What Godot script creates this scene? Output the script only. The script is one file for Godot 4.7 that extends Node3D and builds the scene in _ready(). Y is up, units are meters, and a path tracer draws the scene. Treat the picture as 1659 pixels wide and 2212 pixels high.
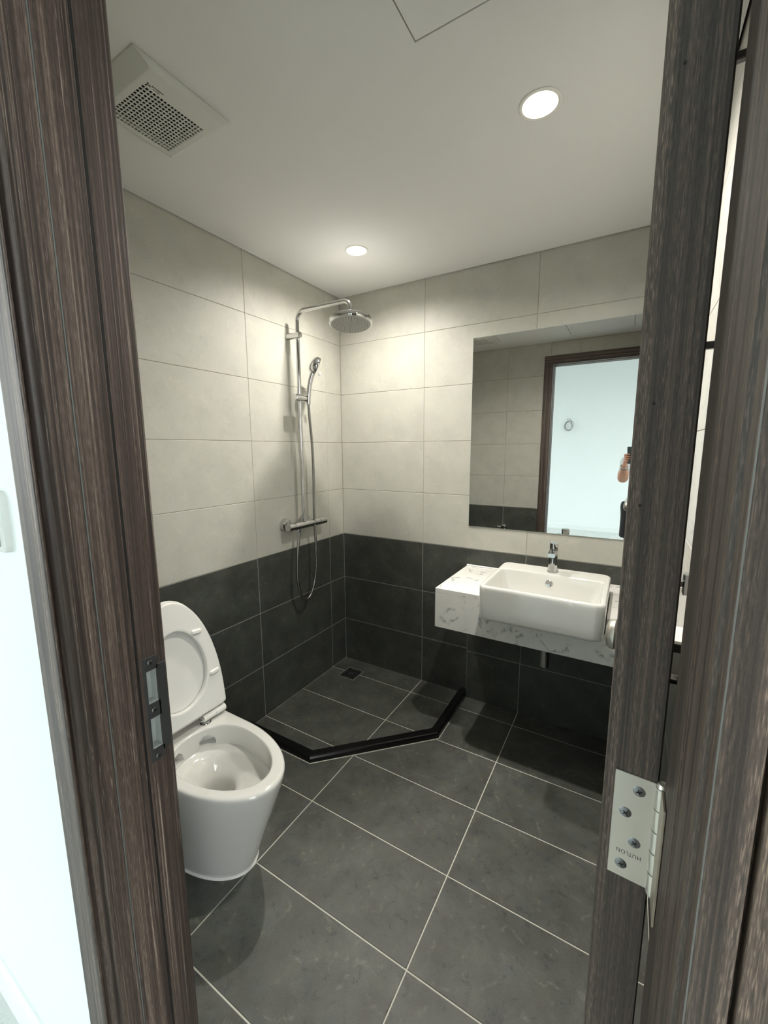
extends Node3D
# A small tiled bathroom seen through its open door: shower corner on the left, vanity and mirror on the back wall.
# x runs along the back wall, z comes towards the doorway, y is up; the back left corner of the room is the origin.

const ROOM_W := 1.775
const ROOM_D := 1.835
const CEIL := 2.377
const HALL_Z := 1.935
const HALL_FAR := 5.9
const HALL_H := 3.05
const COL1 := 0.587
const COL2 := 1.187
const ROW1 := 0.151
const OPEN_L := 0.978
const OPEN_R := 1.668
const OPEN_H := 2.19
const CAM := Vector3(1.62403, 1.45517, 2.19336)

var M := {}
var rng := RandomNumberGenerator.new()

# ------------------------------------------------------------------ shapes: arrays of outward triangles
func quad(t: PackedVector3Array, a: Vector3, b: Vector3, c: Vector3, d: Vector3) -> void:
	t.append(a); t.append(b); t.append(c)
	t.append(a); t.append(c); t.append(d)

func poly_out(t: PackedVector3Array, pts: Array, outward: Vector3) -> void:
	var n: Vector3 = (pts[1] - pts[0]).cross(pts[2] - pts[0])
	var flip := n.dot(outward) < 0.0
	for i in range(1, pts.size() - 1):
		t.append(pts[0])
		if flip:
			t.append(pts[i + 1]); t.append(pts[i])
		else:
			t.append(pts[i]); t.append(pts[i + 1])

func oriented(t: PackedVector3Array) -> PackedVector3Array:
	var c := Vector3.ZERO
	for p in t: c += p
	c /= maxf(1.0, t.size())
	var v := 0.0
	for i in range(0, t.size(), 3):
		v += (t[i] - c).dot((t[i + 1] - c).cross(t[i + 2] - c))
	if v < 0.0:
		for i in range(0, t.size(), 3):
			var k := t[i + 1]
			t[i + 1] = t[i + 2]
			t[i + 2] = k
	return t

func moved(t: PackedVector3Array, xf: Transform3D) -> PackedVector3Array:
	return xf * t

func box(c: Vector3, s: Vector3, b := 0.0) -> PackedVector3Array:
	var t := PackedVector3Array()
	var h := s * 0.5
	b = minf(b, minf(h.x, minf(h.y, h.z)) * 0.98)
	var f := func(sx: float, sy: float, sz: float, ax: int) -> Vector3:
		var p := Vector3(sx * h.x, sy * h.y, sz * h.z)
		if ax != 0: p.x -= sx * b
		if ax != 1: p.y -= sy * b
		if ax != 2: p.z -= sz * b
		return c + p
	for sg in [-1.0, 1.0]:
		poly_out(t, [f.call(sg, -1, -1, 0), f.call(sg, 1, -1, 0), f.call(sg, 1, 1, 0), f.call(sg, -1, 1, 0)], Vector3(sg, 0, 0))
		poly_out(t, [f.call(-1, sg, -1, 1), f.call(1, sg, -1, 1), f.call(1, sg, 1, 1), f.call(-1, sg, 1, 1)], Vector3(0, sg, 0))
		poly_out(t, [f.call(-1, -1, sg, 2), f.call(1, -1, sg, 2), f.call(1, 1, sg, 2), f.call(-1, 1, sg, 2)], Vector3(0, 0, sg))
	if b > 0.0:
		for a in [-1.0, 1.0]:
			for d in [-1.0, 1.0]:
				poly_out(t, [f.call(a, d, -1, 0), f.call(a, d, 1, 0), f.call(a, d, 1, 1), f.call(a, d, -1, 1)], Vector3(a, d, 0))
				poly_out(t, [f.call(a, -1, d, 0), f.call(a, 1, d, 0), f.call(a, 1, d, 2), f.call(a, -1, d, 2)], Vector3(a, 0, d))
				poly_out(t, [f.call(-1, a, d, 1), f.call(1, a, d, 1), f.call(1, a, d, 2), f.call(-1, a, d, 2)], Vector3(0, a, d))
				for e in [-1.0, 1.0]:
					poly_out(t, [f.call(a, d, e, 0), f.call(a, d, e, 1), f.call(a, d, e, 2)], Vector3(a, d, e))
	return t

# box from corner to corner
func bb(a: Vector3, b: Vector3, bevel := 0.0) -> PackedVector3Array:
	return box((a + b) * 0.5, (b - a).abs(), bevel)

func loft(rings: Array, cap_a := true, cap_b := true) -> PackedVector3Array:
	var t := PackedVector3Array()
	var n: int = rings[0].size()
	for k in rings.size() - 1:
		var r: PackedVector3Array = rings[k]
		var s: PackedVector3Array = rings[k + 1]
		for i in n:
			var j := (i + 1) % n
			quad(t, r[i], r[j], s[j], s[i])
	for e in [0, 1]:
		if (e == 0 and not cap_a) or (e == 1 and not cap_b): continue
		var r: PackedVector3Array = rings[0] if e == 0 else rings[-1]
		var m := Vector3.ZERO
		for p in r: m += p
		m /= n
		for i in n:
			var j := (i + 1) % n
			if e == 0:
				t.append(m); t.append(r[j]); t.append(r[i])
			else:
				t.append(m); t.append(r[i]); t.append(r[j])
	return oriented(t)

func lathe(prof: Array, xf := Transform3D(), n := 32) -> PackedVector3Array:
	var rings := []
	for p in prof:
		var r := PackedVector3Array()
		for i in n:
			var a := TAU * i / n
			r.append(xf * Vector3(maxf(p.x, 0.00001) * cos(a), p.y, p.x * sin(a)))
		rings.append(r)
	return loft(rings, false, false)

func tube(pts: Array, rad, n := 14) -> PackedVector3Array:
	var rings := []
	var up := Vector3.UP
	for k in pts.size():
		var d: Vector3
		if k == 0: d = pts[1] - pts[0]
		elif k == pts.size() - 1: d = pts[k] - pts[k - 1]
		else: d = (pts[k + 1] - pts[k]).normalized() + (pts[k] - pts[k - 1]).normalized()
		d = d.normalized()
		if k == 0:
			up = Vector3(0.31, 0.2, 0.93) if absf(d.y) > 0.9 else Vector3.UP
		up = (up - d * up.dot(d)).normalized()
		var side := d.cross(up)
		var rr: float = rad[k] if rad is Array else rad
		var r := PackedVector3Array()
		for i in n:
			var a := TAU * i / n
			r.append(pts[k] + (up * cos(a) + side * sin(a)) * rr)
		rings.append(r)
	return loft(rings)

func smooth_path(ctrl: Array, step := 0.02) -> Array:
	var cv := Curve3D.new()
	for i in ctrl.size():
		var a: Vector3 = ctrl[maxi(i - 1, 0)]
		var b: Vector3 = ctrl[mini(i + 1, ctrl.size() - 1)]
		var tg: Vector3 = (b - a) / 6.0
		cv.add_point(ctrl[i], -tg, tg)
	cv.bake_interval = step
	return Array(cv.get_baked_points())

# polygon (u, v) swept along w; axes gives the three directions u, v, w
func prism(poly: PackedVector2Array, w0: float, w1: float, axes: Basis, at := Vector3.ZERO) -> PackedVector3Array:
	var t := PackedVector3Array()
	var n := poly.size()
	for i in n:
		var j := (i + 1) % n
		quad(t, Vector3(poly[i].x, poly[i].y, w0), Vector3(poly[j].x, poly[j].y, w0), Vector3(poly[j].x, poly[j].y, w1), Vector3(poly[i].x, poly[i].y, w1))
	var idx := Geometry2D.triangulate_polygon(poly)
	for e in [w0, w1]:
		for k in range(0, idx.size(), 3):
			poly_out(t, [Vector3(poly[idx[k]].x, poly[idx[k]].y, e), Vector3(poly[idx[k + 1]].x, poly[idx[k + 1]].y, e), Vector3(poly[idx[k + 2]].x, poly[idx[k + 2]].y, e)], Vector3(0, 0, e - (w0 + w1) * 0.5))
	# side walls follow the polygon's own turn
	var area := 0.0
	for i in n:
		var j := (i + 1) % n
		area += poly[i].x * poly[j].y - poly[j].x * poly[i].y
	var out_sign := signf(area) * signf(w1 - w0)
	if out_sign < 0.0:
		for k in range(0, n * 6, 3):
			var s := t[k + 1]
			t[k + 1] = t[k + 2]
			t[k + 2] = s
	var r := Transform3D(axes, at) * t
	if axes.determinant() < 0.0:
		for k in range(0, r.size(), 3):
			var s := r[k + 1]
			r[k + 1] = r[k + 2]
			r[k + 2] = s
	return r

func mesh_of(t: PackedVector3Array, crease := 38.0) -> ArrayMesh:
	var lim := cos(deg_to_rad(crease))
	var nf := t.size() / 3
	var fn := PackedVector3Array()
	var fu := PackedVector3Array()
	fn.resize(nf); fu.resize(nf)
	var at := {}
	for f in nf:
		var c := (t[f * 3 + 1] - t[f * 3]).cross(t[f * 3 + 2] - t[f * 3])
		fn[f] = c
		fu[f] = c.normalized()
		for k in 3:
			var key := Vector3i((t[f * 3 + k] * 40000.0).round())
			if at.has(key): at[key].append(f)
			else: at[key] = [f]
	var vs := PackedVector3Array()
	var ns := PackedVector3Array()
	for f in nf:
		if fn[f].length_squared() < 1e-20: continue
		for k in [0, 2, 1]:
			var p := t[f * 3 + k]
			var s := Vector3.ZERO
			for g in at[Vector3i((p * 40000.0).round())]:
				if fu[g].dot(fu[f]) > lim: s += fn[g]
			vs.append(p)
			ns.append(s.normalized())
	var arr := []
	arr.resize(Mesh.ARRAY_MAX)
	arr[Mesh.ARRAY_VERTEX] = vs
	arr[Mesh.ARRAY_NORMAL] = ns
	var m := ArrayMesh.new()
	m.add_surface_from_arrays(Mesh.PRIMITIVE_TRIANGLES, arr)
	return m

# ------------------------------------------------------------------ objects
func obj(called: String, shape, mat: Material, parent: Node = self, crease := 38.0) -> MeshInstance3D:
	var o := MeshInstance3D.new()
	o.name = called
	o.mesh = shape if shape is Mesh else mesh_of(shape, crease)
	o.material_override = mat
	parent.add_child(o, true)
	return o

func tag(o: Node, label: String, category: String, group := "", kind := "") -> Node:
	o.set_meta("label", label)
	o.set_meta("category", category)
	if group: o.set_meta("group", group)
	if kind: o.set_meta("kind", kind)
	return o

func thing(called: String, label: String, category: String, at := Vector3.ZERO, group := "", kind := "") -> Node3D:
	var o := Node3D.new()
	o.name = called
	add_child(o, true)
	o.position = at
	tag(o, label, category, group, kind)
	return o

# ------------------------------------------------------------------ materials
func plain(c: Color, rough := 0.5, metal := 0.0) -> StandardMaterial3D:
	var m := StandardMaterial3D.new()
	m.albedo_color = c
	m.roughness = rough
	m.metallic = metal
	return m

func noise(seed_: int, freq: float, w: int, h: int, kind := FastNoiseLite.TYPE_SIMPLEX_SMOOTH, frac := FastNoiseLite.FRACTAL_FBM, oct := 4, warp := 0.0) -> PackedByteArray:
	var n := FastNoiseLite.new()
	n.seed = seed_
	n.noise_type = kind
	n.frequency = freq
	n.fractal_type = frac
	n.fractal_octaves = oct
	n.fractal_gain = 0.6
	if warp > 0.0:
		n.domain_warp_enabled = true
		n.domain_warp_amplitude = warp
		n.domain_warp_frequency = freq * 1.7
	var im := n.get_seamless_image(w, h, false, false, 0.15, true)
	im.convert(Image.FORMAT_L8)
	return im.get_data()

func stretched(seed_: int, freq: float, w: int, h: int, W: int, H: int, oct := 3) -> PackedByteArray:
	var im := Image.create_from_data(w, h, false, Image.FORMAT_L8, noise(seed_, freq, w, h, FastNoiseLite.TYPE_SIMPLEX_SMOOTH, FastNoiseLite.FRACTAL_FBM, oct))
	im.resize(W, H, Image.INTERPOLATE_CUBIC)
	return im.get_data()

func tex(bytes: PackedByteArray, w: int, h: int) -> ImageTexture:
	var im := Image.create_from_data(w, h, false, Image.FORMAT_RGB8, bytes)
	return ImageTexture.create_from_image(im)

# stone-look tile: cloudy tone, broken scratches lighter and darker than the ground
func stone_texture(ground: Color, cloud: float, light_vein: float, dark_vein: float, warm: float, seed_: int) -> ImageTexture:
	var n := 1024
	var a := noise(seed_, 0.006, n, n, FastNoiseLite.TYPE_SIMPLEX_SMOOTH, FastNoiseLite.FRACTAL_FBM, 5)
	var v := noise(seed_ + 1, 0.009, n, n, FastNoiseLite.TYPE_SIMPLEX_SMOOTH, FastNoiseLite.FRACTAL_RIDGED, 3, 40.0)
	var u := noise(seed_ + 2, 0.013, n, n, FastNoiseLite.TYPE_SIMPLEX_SMOOTH, FastNoiseLite.FRACTAL_RIDGED, 3, 55.0)
	var g := noise(seed_ + 3, 0.22, n, n, FastNoiseLite.TYPE_SIMPLEX_SMOOTH, FastNoiseLite.FRACTAL_FBM, 2)
	var k := noise(seed_ + 4, 0.012, n, n, FastNoiseLite.TYPE_SIMPLEX_SMOOTH, FastNoiseLite.FRACTAL_FBM, 3)
	var out := PackedByteArray()
	out.resize(n * n * 3)
	var br := ground.r8; var bg := ground.g8; var bb_ := ground.b8
	for i in n * n:
		var show: float = clampf((k[i] - 95.0) / 80.0, 0.0, 1.0)
		var hide: float = 1.0 - show
		var f: float = 1.0 + (a[i] - 128) / 128.0 * cloud + (g[i] - 128) / 128.0 * cloud * 0.55
		f += clampf((v[i] - 192) / 60.0, 0.0, 1.0) * light_vein * show
		f -= clampf((u[i] - 192) / 60.0, 0.0, 1.0) * dark_vein * hide
		var w: float = (k[i] - 128) / 128.0 * warm
		out[i * 3] = clampi(int(br * (f + w)), 0, 255)
		out[i * 3 + 1] = clampi(int(bg * (f + w * 0.3)), 0, 255)
		out[i * 3 + 2] = clampi(int(bb_ * (f - w)), 0, 255)
	return tex(out, n, n)

func marble_texture(seed_: int, n: int, freq: float, strength: float, ground: Color, vein: Color) -> ImageTexture:
	var v := noise(seed_, freq, n, n, FastNoiseLite.TYPE_SIMPLEX_SMOOTH, FastNoiseLite.FRACTAL_RIDGED, 5, 90.0)
	var k := noise(seed_ + 1, freq * 0.7, n, n)
	var a := noise(seed_ + 2, freq * 0.5, n, n)
	var out := PackedByteArray()
	out.resize(n * n * 3)
	for i in n * n:
		var s: float = clampf((v[i] - 178) / 55.0, 0.0, 1.0) * clampf((k[i] - 104) / 60.0, 0.0, 1.0) * strength
		var c := ground.lerp(vein, s)
		var f: float = 1.0 + (a[i] - 128) / 128.0 * 0.035
		out[i * 3] = clampi(int(c.r * 255 * f), 0, 255)
		out[i * 3 + 1] = clampi(int(c.g * 255 * f), 0, 255)
		out[i * 3 + 2] = clampi(int(c.b * 255 * f), 0, 255)
	return tex(out, n, n)

# wood veneer, grain along v
func wood_texture(seed_: int, dark: Color, mid: Color, pale: Color, dash: float, lines: float, rows: int) -> ImageTexture:
	var W := 512
	var H := 2048
	var broad := stretched(seed_, 0.02, 512, 16, W, H)
	var fine := stretched(seed_ + 1, 0.12, 512, 24, W, H, 2)
	var pore := stretched(seed_ + 2, 0.45, 512, rows, W, H, 2)
	var line := stretched(seed_ + 3, 0.055, 512, 12, W, H, 2)
	var speck := noise(seed_ + 4, 0.4, 512, 2048, FastNoiseLite.TYPE_SIMPLEX_SMOOTH, FastNoiseLite.FRACTAL_FBM, 1)
	var out := PackedByteArray()
	out.resize(W * H * 3)
	for i in W * H:
		var b: float = broad[i] / 255.0
		var f: float = fine[i] / 255.0
		var p: float = pore[i] / 255.0
		var t: float = clampf(0.15 + 0.8 * (b - 0.25) + 0.85 * (f - 0.5) + (speck[i] - 128) / 128.0 * 0.12, 0.0, 1.0)
		var c := dark.lerp(mid, t)
		var s: float = clampf((p - 0.55) * 5.0, 0.0, 1.0) * dash * clampf(b * 1.6 - 0.3, 0.0, 1.0)
		s += clampf(1.0 - absf(line[i] - 150.0) / 5.0, 0.0, 1.0) * lines
		s += clampf((f - 0.72) * 5.0, 0.0, 1.0) * lines * 0.5
		c = c.lerp(pale, clampf(s, 0.0, 1.0))
		c = c.darkened(clampf((0.34 - p) * 3.0, 0.0, 1.0) * 0.35)
		out[i * 3] = int(c.r * 255)
		out[i * 3 + 1] = int(c.g * 255)
		out[i * 3 + 2] = int(c.b * 255)
	return tex(out, W, H)

func textured(t: Texture2D, rough: float, scale_ := Vector3.ZERO, world := true) -> StandardMaterial3D:
	var m := plain(Color.WHITE, rough)
	m.albedo_texture = t
	if scale_ != Vector3.ZERO:
		m.uv1_triplanar = true
		m.uv1_world_triplanar = world
		m.uv1_scale = scale_
		m.uv1_triplanar_sharpness = 8.0
	return m

func make_materials() -> void:
	M.tile_light = textured(stone_texture(Color(0.715, 0.709, 0.672), 0.03, 0.05, 0.055, 0.008, 11), 0.5)
	M.tile_dark = textured(stone_texture(Color(0.326, 0.332, 0.312), 0.16, 0.33, 0.32, 0.03, 31), 0.5)
	M.tile_wall_dark = M.tile_dark.duplicate()
	M.tile_wall_dark.albedo_color = Color(0.80, 0.81, 0.80)
	M.tile_marble = textured(marble_texture(77, 512, 0.011, 0.5, Color(0.86, 0.85, 0.82), Color(0.55, 0.56, 0.54)), 0.25, Vector3(1.4, 1.4, 1.4))
	M.hall_tile = textured(marble_texture(91, 512, 0.009, 0.6, Color(0.80, 0.82, 0.81), Color(0.55, 0.58, 0.58)), 0.3, Vector3(1.2, 1.2, 1.2))
	M.counter = textured(marble_texture(53, 1024, 0.0042, 0.75, Color(0.90, 0.895, 0.875), Color(0.45, 0.47, 0.48)), 0.22, Vector3(1.5, 1.5, 1.5))
	M.wood = textured(wood_texture(5, Color(0.20, 0.166, 0.150), Color(0.46, 0.395, 0.355), Color(0.72, 0.67, 0.61), 0.35, 0.7, 220), 0.5, Vector3(4.0, 0.42, 4.0), false)
	M.wood_coarse = textured(wood_texture(15, Color(0.165, 0.142, 0.125), Color(0.375, 0.325, 0.288), Color(0.60, 0.52, 0.45), 0.75, 0.25, 420), 0.55, Vector3(6.0, 0.42, 6.0), false)
	M.grout_light = plain(Color(0.60, 0.57, 0.52), 0.9)
	M.grout_grey = plain(Color(0.56, 0.57, 0.55), 0.9)
	M.grout_floor = plain(Color(0.80, 0.795, 0.75), 0.9)
	M.ceiling = plain(Color(0.90, 0.90, 0.89), 0.9)
	M.plaster = plain(Color(0.90, 0.922, 0.918), 0.85)
	M.ceramic = plain(Color(0.845, 0.845, 0.825), 0.08)
	M.ceramic.clearcoat_enabled = true
	M.ceramic.clearcoat = 0.6
	M.ceramic.clearcoat_roughness = 0.03
	M.plastic = plain(Color(0.88, 0.88, 0.86), 0.3)
	M.fan_plastic = plain(Color(0.835, 0.845, 0.82), 0.45)
	M.switch_plastic = plain(Color(0.83, 0.85, 0.83), 0.35)
	M.sealant = plain(Color(0.92, 0.92, 0.90), 0.5)
	M.chrome = plain(Color(0.80, 0.80, 0.80), 0.07, 1.0)
	M.steel = plain(Color(0.78, 0.77, 0.73), 0.40, 0.85)
	M.steel_dull = plain(Color(0.27, 0.275, 0.275), 0.35, 0.35)
	M.screw = plain(Color(0.50, 0.51, 0.52), 0.32, 1.0)
	M.dark = plain(Color(0.03, 0.03, 0.03), 0.6)
	M.shadow_void = plain(Color(0.12, 0.12, 0.12), 0.9)
	M.void_black = plain(Color(0.04, 0.04, 0.035), 0.9)
	M.rubber = plain(Color(0.07, 0.065, 0.06), 0.7)
	M.granite = plain(Color(0.03, 0.03, 0.032), 0.3)
	M.caulk = plain(Color(0.40, 0.41, 0.40), 0.6)
	M.spray_plate = plain(Color(0.66, 0.66, 0.64), 0.4)
	M.nozzle = plain(Color(0.40, 0.40, 0.39), 0.6)
	M.hose = plain(Color(0.62, 0.62, 0.61), 0.25, 1.0)
	M.mirror = plain(Color(0.905, 0.91, 0.905), 0.0, 1.0)
	M.mirror_edge = plain(Color(0.66, 0.71, 0.69), 0.2)
	M.lettering = plain(Color(0.22, 0.22, 0.21), 0.7)
	M.logo = plain(Color(0.05, 0.05, 0.05), 0.6)
	M.water = plain(Color(0.75, 0.76, 0.72), 0.03)
	M.skin = plain(Color(0.80, 0.60, 0.50), 0.55)
	M.skin.subsurf_scatter_enabled = true
	M.skin.subsurf_scatter_strength = 0.1
	M.hair = plain(Color(0.09, 0.07, 0.06), 0.5)
	M.shirt = plain(Color(0.84, 0.85, 0.85), 0.9)
	M.shorts = plain(Color(0.05, 0.05, 0.055), 0.9)
	M.phone = plain(Color(0.30, 0.34, 0.34), 0.25)
	M.glass_dark = plain(Color(0.03, 0.03, 0.035), 0.08)
	M.lip = plain(Color(0.66, 0.38, 0.35), 0.5)
	M.eye_white = plain(Color(0.9, 0.9, 0.88), 0.2)
	M.cable = plain(Color(0.42, 0.43, 0.44), 0.6)
	M.card = plain(Color(0.62, 0.68, 0.70), 0.7)
	M.lamp = plain(Color(1, 1, 1), 0.4)
	M.lamp.emission_enabled = true
	M.lamp.emission = Color(1.0, 0.93, 0.78)
	M.lamp.emission_energy_multiplier = 4.0
	M.latch = plain(Color(0.72, 0.74, 0.73), 0.4, 0.35)
	M.satin = plain(Color(0.62, 0.58, 0.52), 0.45, 0.5)
	M.alu = plain(Color(0.72, 0.73, 0.73), 0.4, 1.0)
	M.glass = plain(Color(0.95, 0.98, 0.98, 0.06), 0.0)
	M.glass.transparency = BaseMaterial3D.TRANSPARENCY_ALPHA

# ------------------------------------------------------------------ tiles
func tile_mesh(w: float, h: float) -> ArrayMesh:
	var b := 0.0011
	var d := 0.008
	var st := SurfaceTool.new()
	st.begin(Mesh.PRIMITIVE_TRIANGLES)
	st.set_smooth_group(-1)
	var off := Vector2(rng.randf(), rng.randf())
	var turn := rng.randi() % 2
	var sc := 1.0 / 1.15
	var add := func(p: Vector3) -> void:
		var u := Vector2(p.x, p.y) * sc
		if turn: u = -u
		st.set_uv(u + off)
		st.add_vertex(p)
	var ring := func(i: float, z: float) -> Array:
		var x := w * 0.5 - i
		var y := h * 0.5 - i
		return [Vector3(-x, -y, z), Vector3(x, -y, z), Vector3(x, y, z), Vector3(-x, y, z)]
	var r0: Array = ring.call(b, 0.0)
	var r1: Array = ring.call(0.0, -b)
	var r2: Array = ring.call(0.0, -d)
	for q in [[0, 2, 1], [0, 3, 2]]:
		for i in q: add.call(r0[i])
	for pair in [[r0, r1], [r1, r2]]:
		for i in 4:
			var j := (i + 1) % 4
			for p in [pair[0][i], pair[0][j], pair[1][j], pair[0][i], pair[1][j], pair[1][i]]: add.call(p)
	st.generate_normals()
	return st.commit()

# tiles of one face: u and v cuts in the face's own axes; basis columns: along, up, outward
func tile_face(parent: Node3D, us: Array, vs: Array, origin: Vector3, axes: Basis, gap_of: Callable, mat_of: Callable, skip = null) -> void:
	for i in us.size() - 1:
		for j in vs.size() - 1:
			var u0: float = us[i]
			var u1: float = us[i + 1]
			var v0: float = vs[j]
			var v1: float = vs[j + 1]
			if u1 - u0 < 0.012 or v1 - v0 < 0.012: continue
			if skip != null and skip.call((u0 + u1) * 0.5, (v0 + v1) * 0.5): continue
			var g: float = gap_of.call(v0 + 0.01)
			var o := obj("tile", tile_mesh(u1 - u0 - g, v1 - v0 - g), mat_of.call(v0 + 0.01), parent)
			o.transform = Transform3D(axes, origin + axes.x * (u0 + u1) * 0.5 + axes.y * (v0 + v1) * 0.5)

func wall_rows() -> Array:
	var r := [0.0]
	for k in range(1, 8): r.append(0.3 * k)
	r.append(CEIL + 0.02)
	return r

func wall_gap(v: float) -> float:
	return 0.0034 if v < 0.9 else 0.0022

func wall_tile(v: float) -> Material:
	return M.tile_wall_dark if v < 0.9 else M.tile_light

func _ready() -> void:
	rng.seed = 20
	# ---- camera
	var cam := Camera3D.new()
	cam.name = "camera"
	cam.fov = rad_to_deg(2.0 * atan(1106.0 / 887.9))
	cam.near = 0.01
	cam.far = 60.0
	add_child(cam)
	cam.transform = Transform3D(Basis.from_euler(Vector3(-0.150766, 0.537652, -0.005391), EULER_ORDER_YXZ), CAM)
	cam.current = true
	# ---- sky (daylight reaches the hallway through its window) and exposure
	var we := WorldEnvironment.new()
	we.name = "environment"
	var env := Environment.new()
	env.background_mode = Environment.BG_SKY
	var sky := Sky.new()
	var psm := ProceduralSkyMaterial.new()
	psm.sky_top_color = Color(0.97, 1.0, 1.0)
	psm.sky_horizon_color = Color(0.985, 1.0, 1.0)
	psm.ground_horizon_color = Color(0.66, 0.66, 0.65)
	psm.ground_bottom_color = Color(0.54, 0.54, 0.53)
	psm.sky_energy_multiplier = 2.95
	psm.ground_energy_multiplier = 2.95
	sky.sky_material = psm
	env.sky = sky
	env.tonemap_mode = Environment.TONE_MAPPER_LINEAR
	env.tonemap_exposure = 1.05
	env.sdfgi_enabled = true
	env.ssao_enabled = true
	env.ssil_enabled = true
	we.environment = env
	add_child(we)
	# ---- strengths of the two downlights (their lights are made in downlight())
	var lamp_energy := 2.1
	make_materials()
	build_room()
	build_hallway()
	build_frame()
	build_door()
	downlight(Vector3(0.451, CEIL, 0.465), lamp_energy, "round recessed ceiling downlight above the overhead shower head")
	downlight(Vector3(1.344, CEIL, 0.888), lamp_energy, "round recessed ceiling downlight between the hatch and the washbasin")
	build_ceiling_items()
	build_shower()
	build_toilet()
	build_vanity()
	build_small()
	build_person()

# ------------------------------------------------------------------ the bathroom shell
func build_room() -> void:
	var floor_y := 0.011
	var fl := thing("floor", "dark grey stone-look floor tiles with cream joints", "floor", Vector3.ZERO, "", "structure")
	obj("grout_bed", bb(Vector3(-0.1, -0.12, -0.1), Vector3(ROOM_W + 0.1, floor_y - 0.0016, HALL_Z)), M.grout_floor, fl)
	var zs := [0.0, 0.151, 0.451, 0.751, 1.051, 1.351, 1.651, HALL_Z]
	tile_face(fl, [0.0, COL1, COL2, ROOM_W], zs, Vector3(0, floor_y, 0), Basis(Vector3(1, 0, 0), Vector3(0, 0, 1), Vector3(0, 1, 0)),
		func(_v): return 0.0042, func(_v): return M.tile_dark,
		func(u, v): return false)
	# left wall
	var wl := thing("wall_left", "tiled wall with the shower, pale tiles above three dark rows", "wall", Vector3.ZERO, "", "structure")
	obj("grout_bed", bb(Vector3(-0.11, -0.1, -0.11), Vector3(-0.0014, 0.9, HALL_Z)), M.grout_grey, wl)
	obj("grout_bed", bb(Vector3(-0.11, 0.9, -0.11), Vector3(-0.0014, HALL_H, HALL_Z)), M.grout_light, wl)
	tile_face(wl, [-ROOM_D, -1.351, -0.751, -0.151, 0.0], wall_rows(), Vector3.ZERO, Basis(Vector3(0, 0, -1), Vector3(0, 1, 0), Vector3(1, 0, 0)), wall_gap, wall_tile)
	# back wall, with the shallow boxed-out panel under the counter
	var wb := thing("wall_back", "tiled wall behind the vanity, pale tiles above dark ones", "wall", Vector3.ZERO, "", "structure")
	obj("grout_bed", bb(Vector3(0.0, -0.1, -0.11), Vector3(ROOM_W, 0.9, -0.0014)), M.grout_grey, wb)
	obj("grout_bed", bb(Vector3(0.0, 0.9, -0.11), Vector3(ROOM_W, HALL_H, -0.0014)), M.grout_light, wb)
	tile_face(wb, [0.0, COL1, COL2, ROOM_W], wall_rows(), Vector3.ZERO, Basis(Vector3(1, 0, 0), Vector3(0, 1, 0), Vector3(0, 0, 1)), wall_gap, wall_tile)
	obj("pipe_casing", bb(Vector3(0.888, 0.0, -0.001), Vector3(ROOM_W, 0.62, 0.0286)), M.grout_grey, wb)
	tile_face(wb, [0.888, COL2, ROOM_W], [0.0, 0.3, 0.6], Vector3(0, 0, 0.03), Basis(Vector3(1, 0, 0), Vector3(0, 1, 0), Vector3(0, 0, 1)), wall_gap, wall_tile)
	# right wall, behind the open door
	var wr := thing("wall_right", "marble-look tiled wall seen in the gap beside the open door", "wall", Vector3.ZERO, "", "structure")
	obj("grout_bed", bb(Vector3(ROOM_W + 0.0014, -0.1, -0.11), Vector3(ROOM_W + 0.11, 0.9, HALL_Z)), M.grout_grey, wr)
	obj("grout_bed", bb(Vector3(ROOM_W + 0.0014, 0.9, -0.11), Vector3(ROOM_W + 0.11, HALL_H, HALL_Z)), M.grout_light, wr)
	tile_face(wr, [0.0, 0.151, 0.751, 1.351, ROOM_D], wall_rows(), Vector3(ROOM_W, 0, 0), Basis(Vector3(0, 0, 1), Vector3(0, 1, 0), Vector3(-1, 0, 0)), wall_gap,
		func(v): return M.tile_wall_dark if v < 0.9 else M.tile_marble)
	# front wall with the doorway
	var wf := thing("wall_front", "tiled wall around the doorway, seen in the mirror", "wall", Vector3.ZERO, "", "structure")
	var zf := ROOM_D + 0.0014
	var L := OPEN_L - 0.022
	var R := OPEN_R + 0.022
	var T := OPEN_H + 0.022
	obj("grout_bed", bb(Vector3(0.0, -0.1, zf), Vector3(L, 0.9, HALL_Z - 0.004)), M.grout_grey, wf)
	obj("grout_bed", bb(Vector3(0.0, 0.9, zf), Vector3(L, HALL_H, HALL_Z - 0.004)), M.grout_light, wf)
	obj("grout_bed", bb(Vector3(R, -0.1, zf), Vector3(ROOM_W, HALL_H, HALL_Z - 0.004)), M.grout_light, wf)
	obj("grout_bed", bb(Vector3(L, T, zf), Vector3(R, HALL_H, HALL_Z - 0.004)), M.grout_light, wf)
	var fa := Basis(Vector3(-1, 0, 0), Vector3(0, 1, 0), Vector3(0, 0, -1))
	tile_face(wf, [-L, -COL1, 0.0], wall_rows(), Vector3(0, 0, ROOM_D), fa, wall_gap, wall_tile)
	tile_face(wf, [-ROOM_W, -R], wall_rows(), Vector3(0, 0, ROOM_D), fa, wall_gap, wall_tile)
	tile_face(wf, [-R, -COL2, -L], [T, CEIL], Vector3(0, 0, ROOM_D), fa, wall_gap, wall_tile)
	# ceiling around the access hatch
	var c := thing("ceiling", "matt white painted ceiling of the bathroom", "ceiling", Vector3.ZERO, "", "structure")
	var hx0 := 1.13; var hx1 := 1.58; var hz0 := 1.215; var hz1 := 1.665
	var y0 := CEIL; var y1 := CEIL + 0.012
	var gp := 0.007
	var cs := PackedVector3Array()
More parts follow.
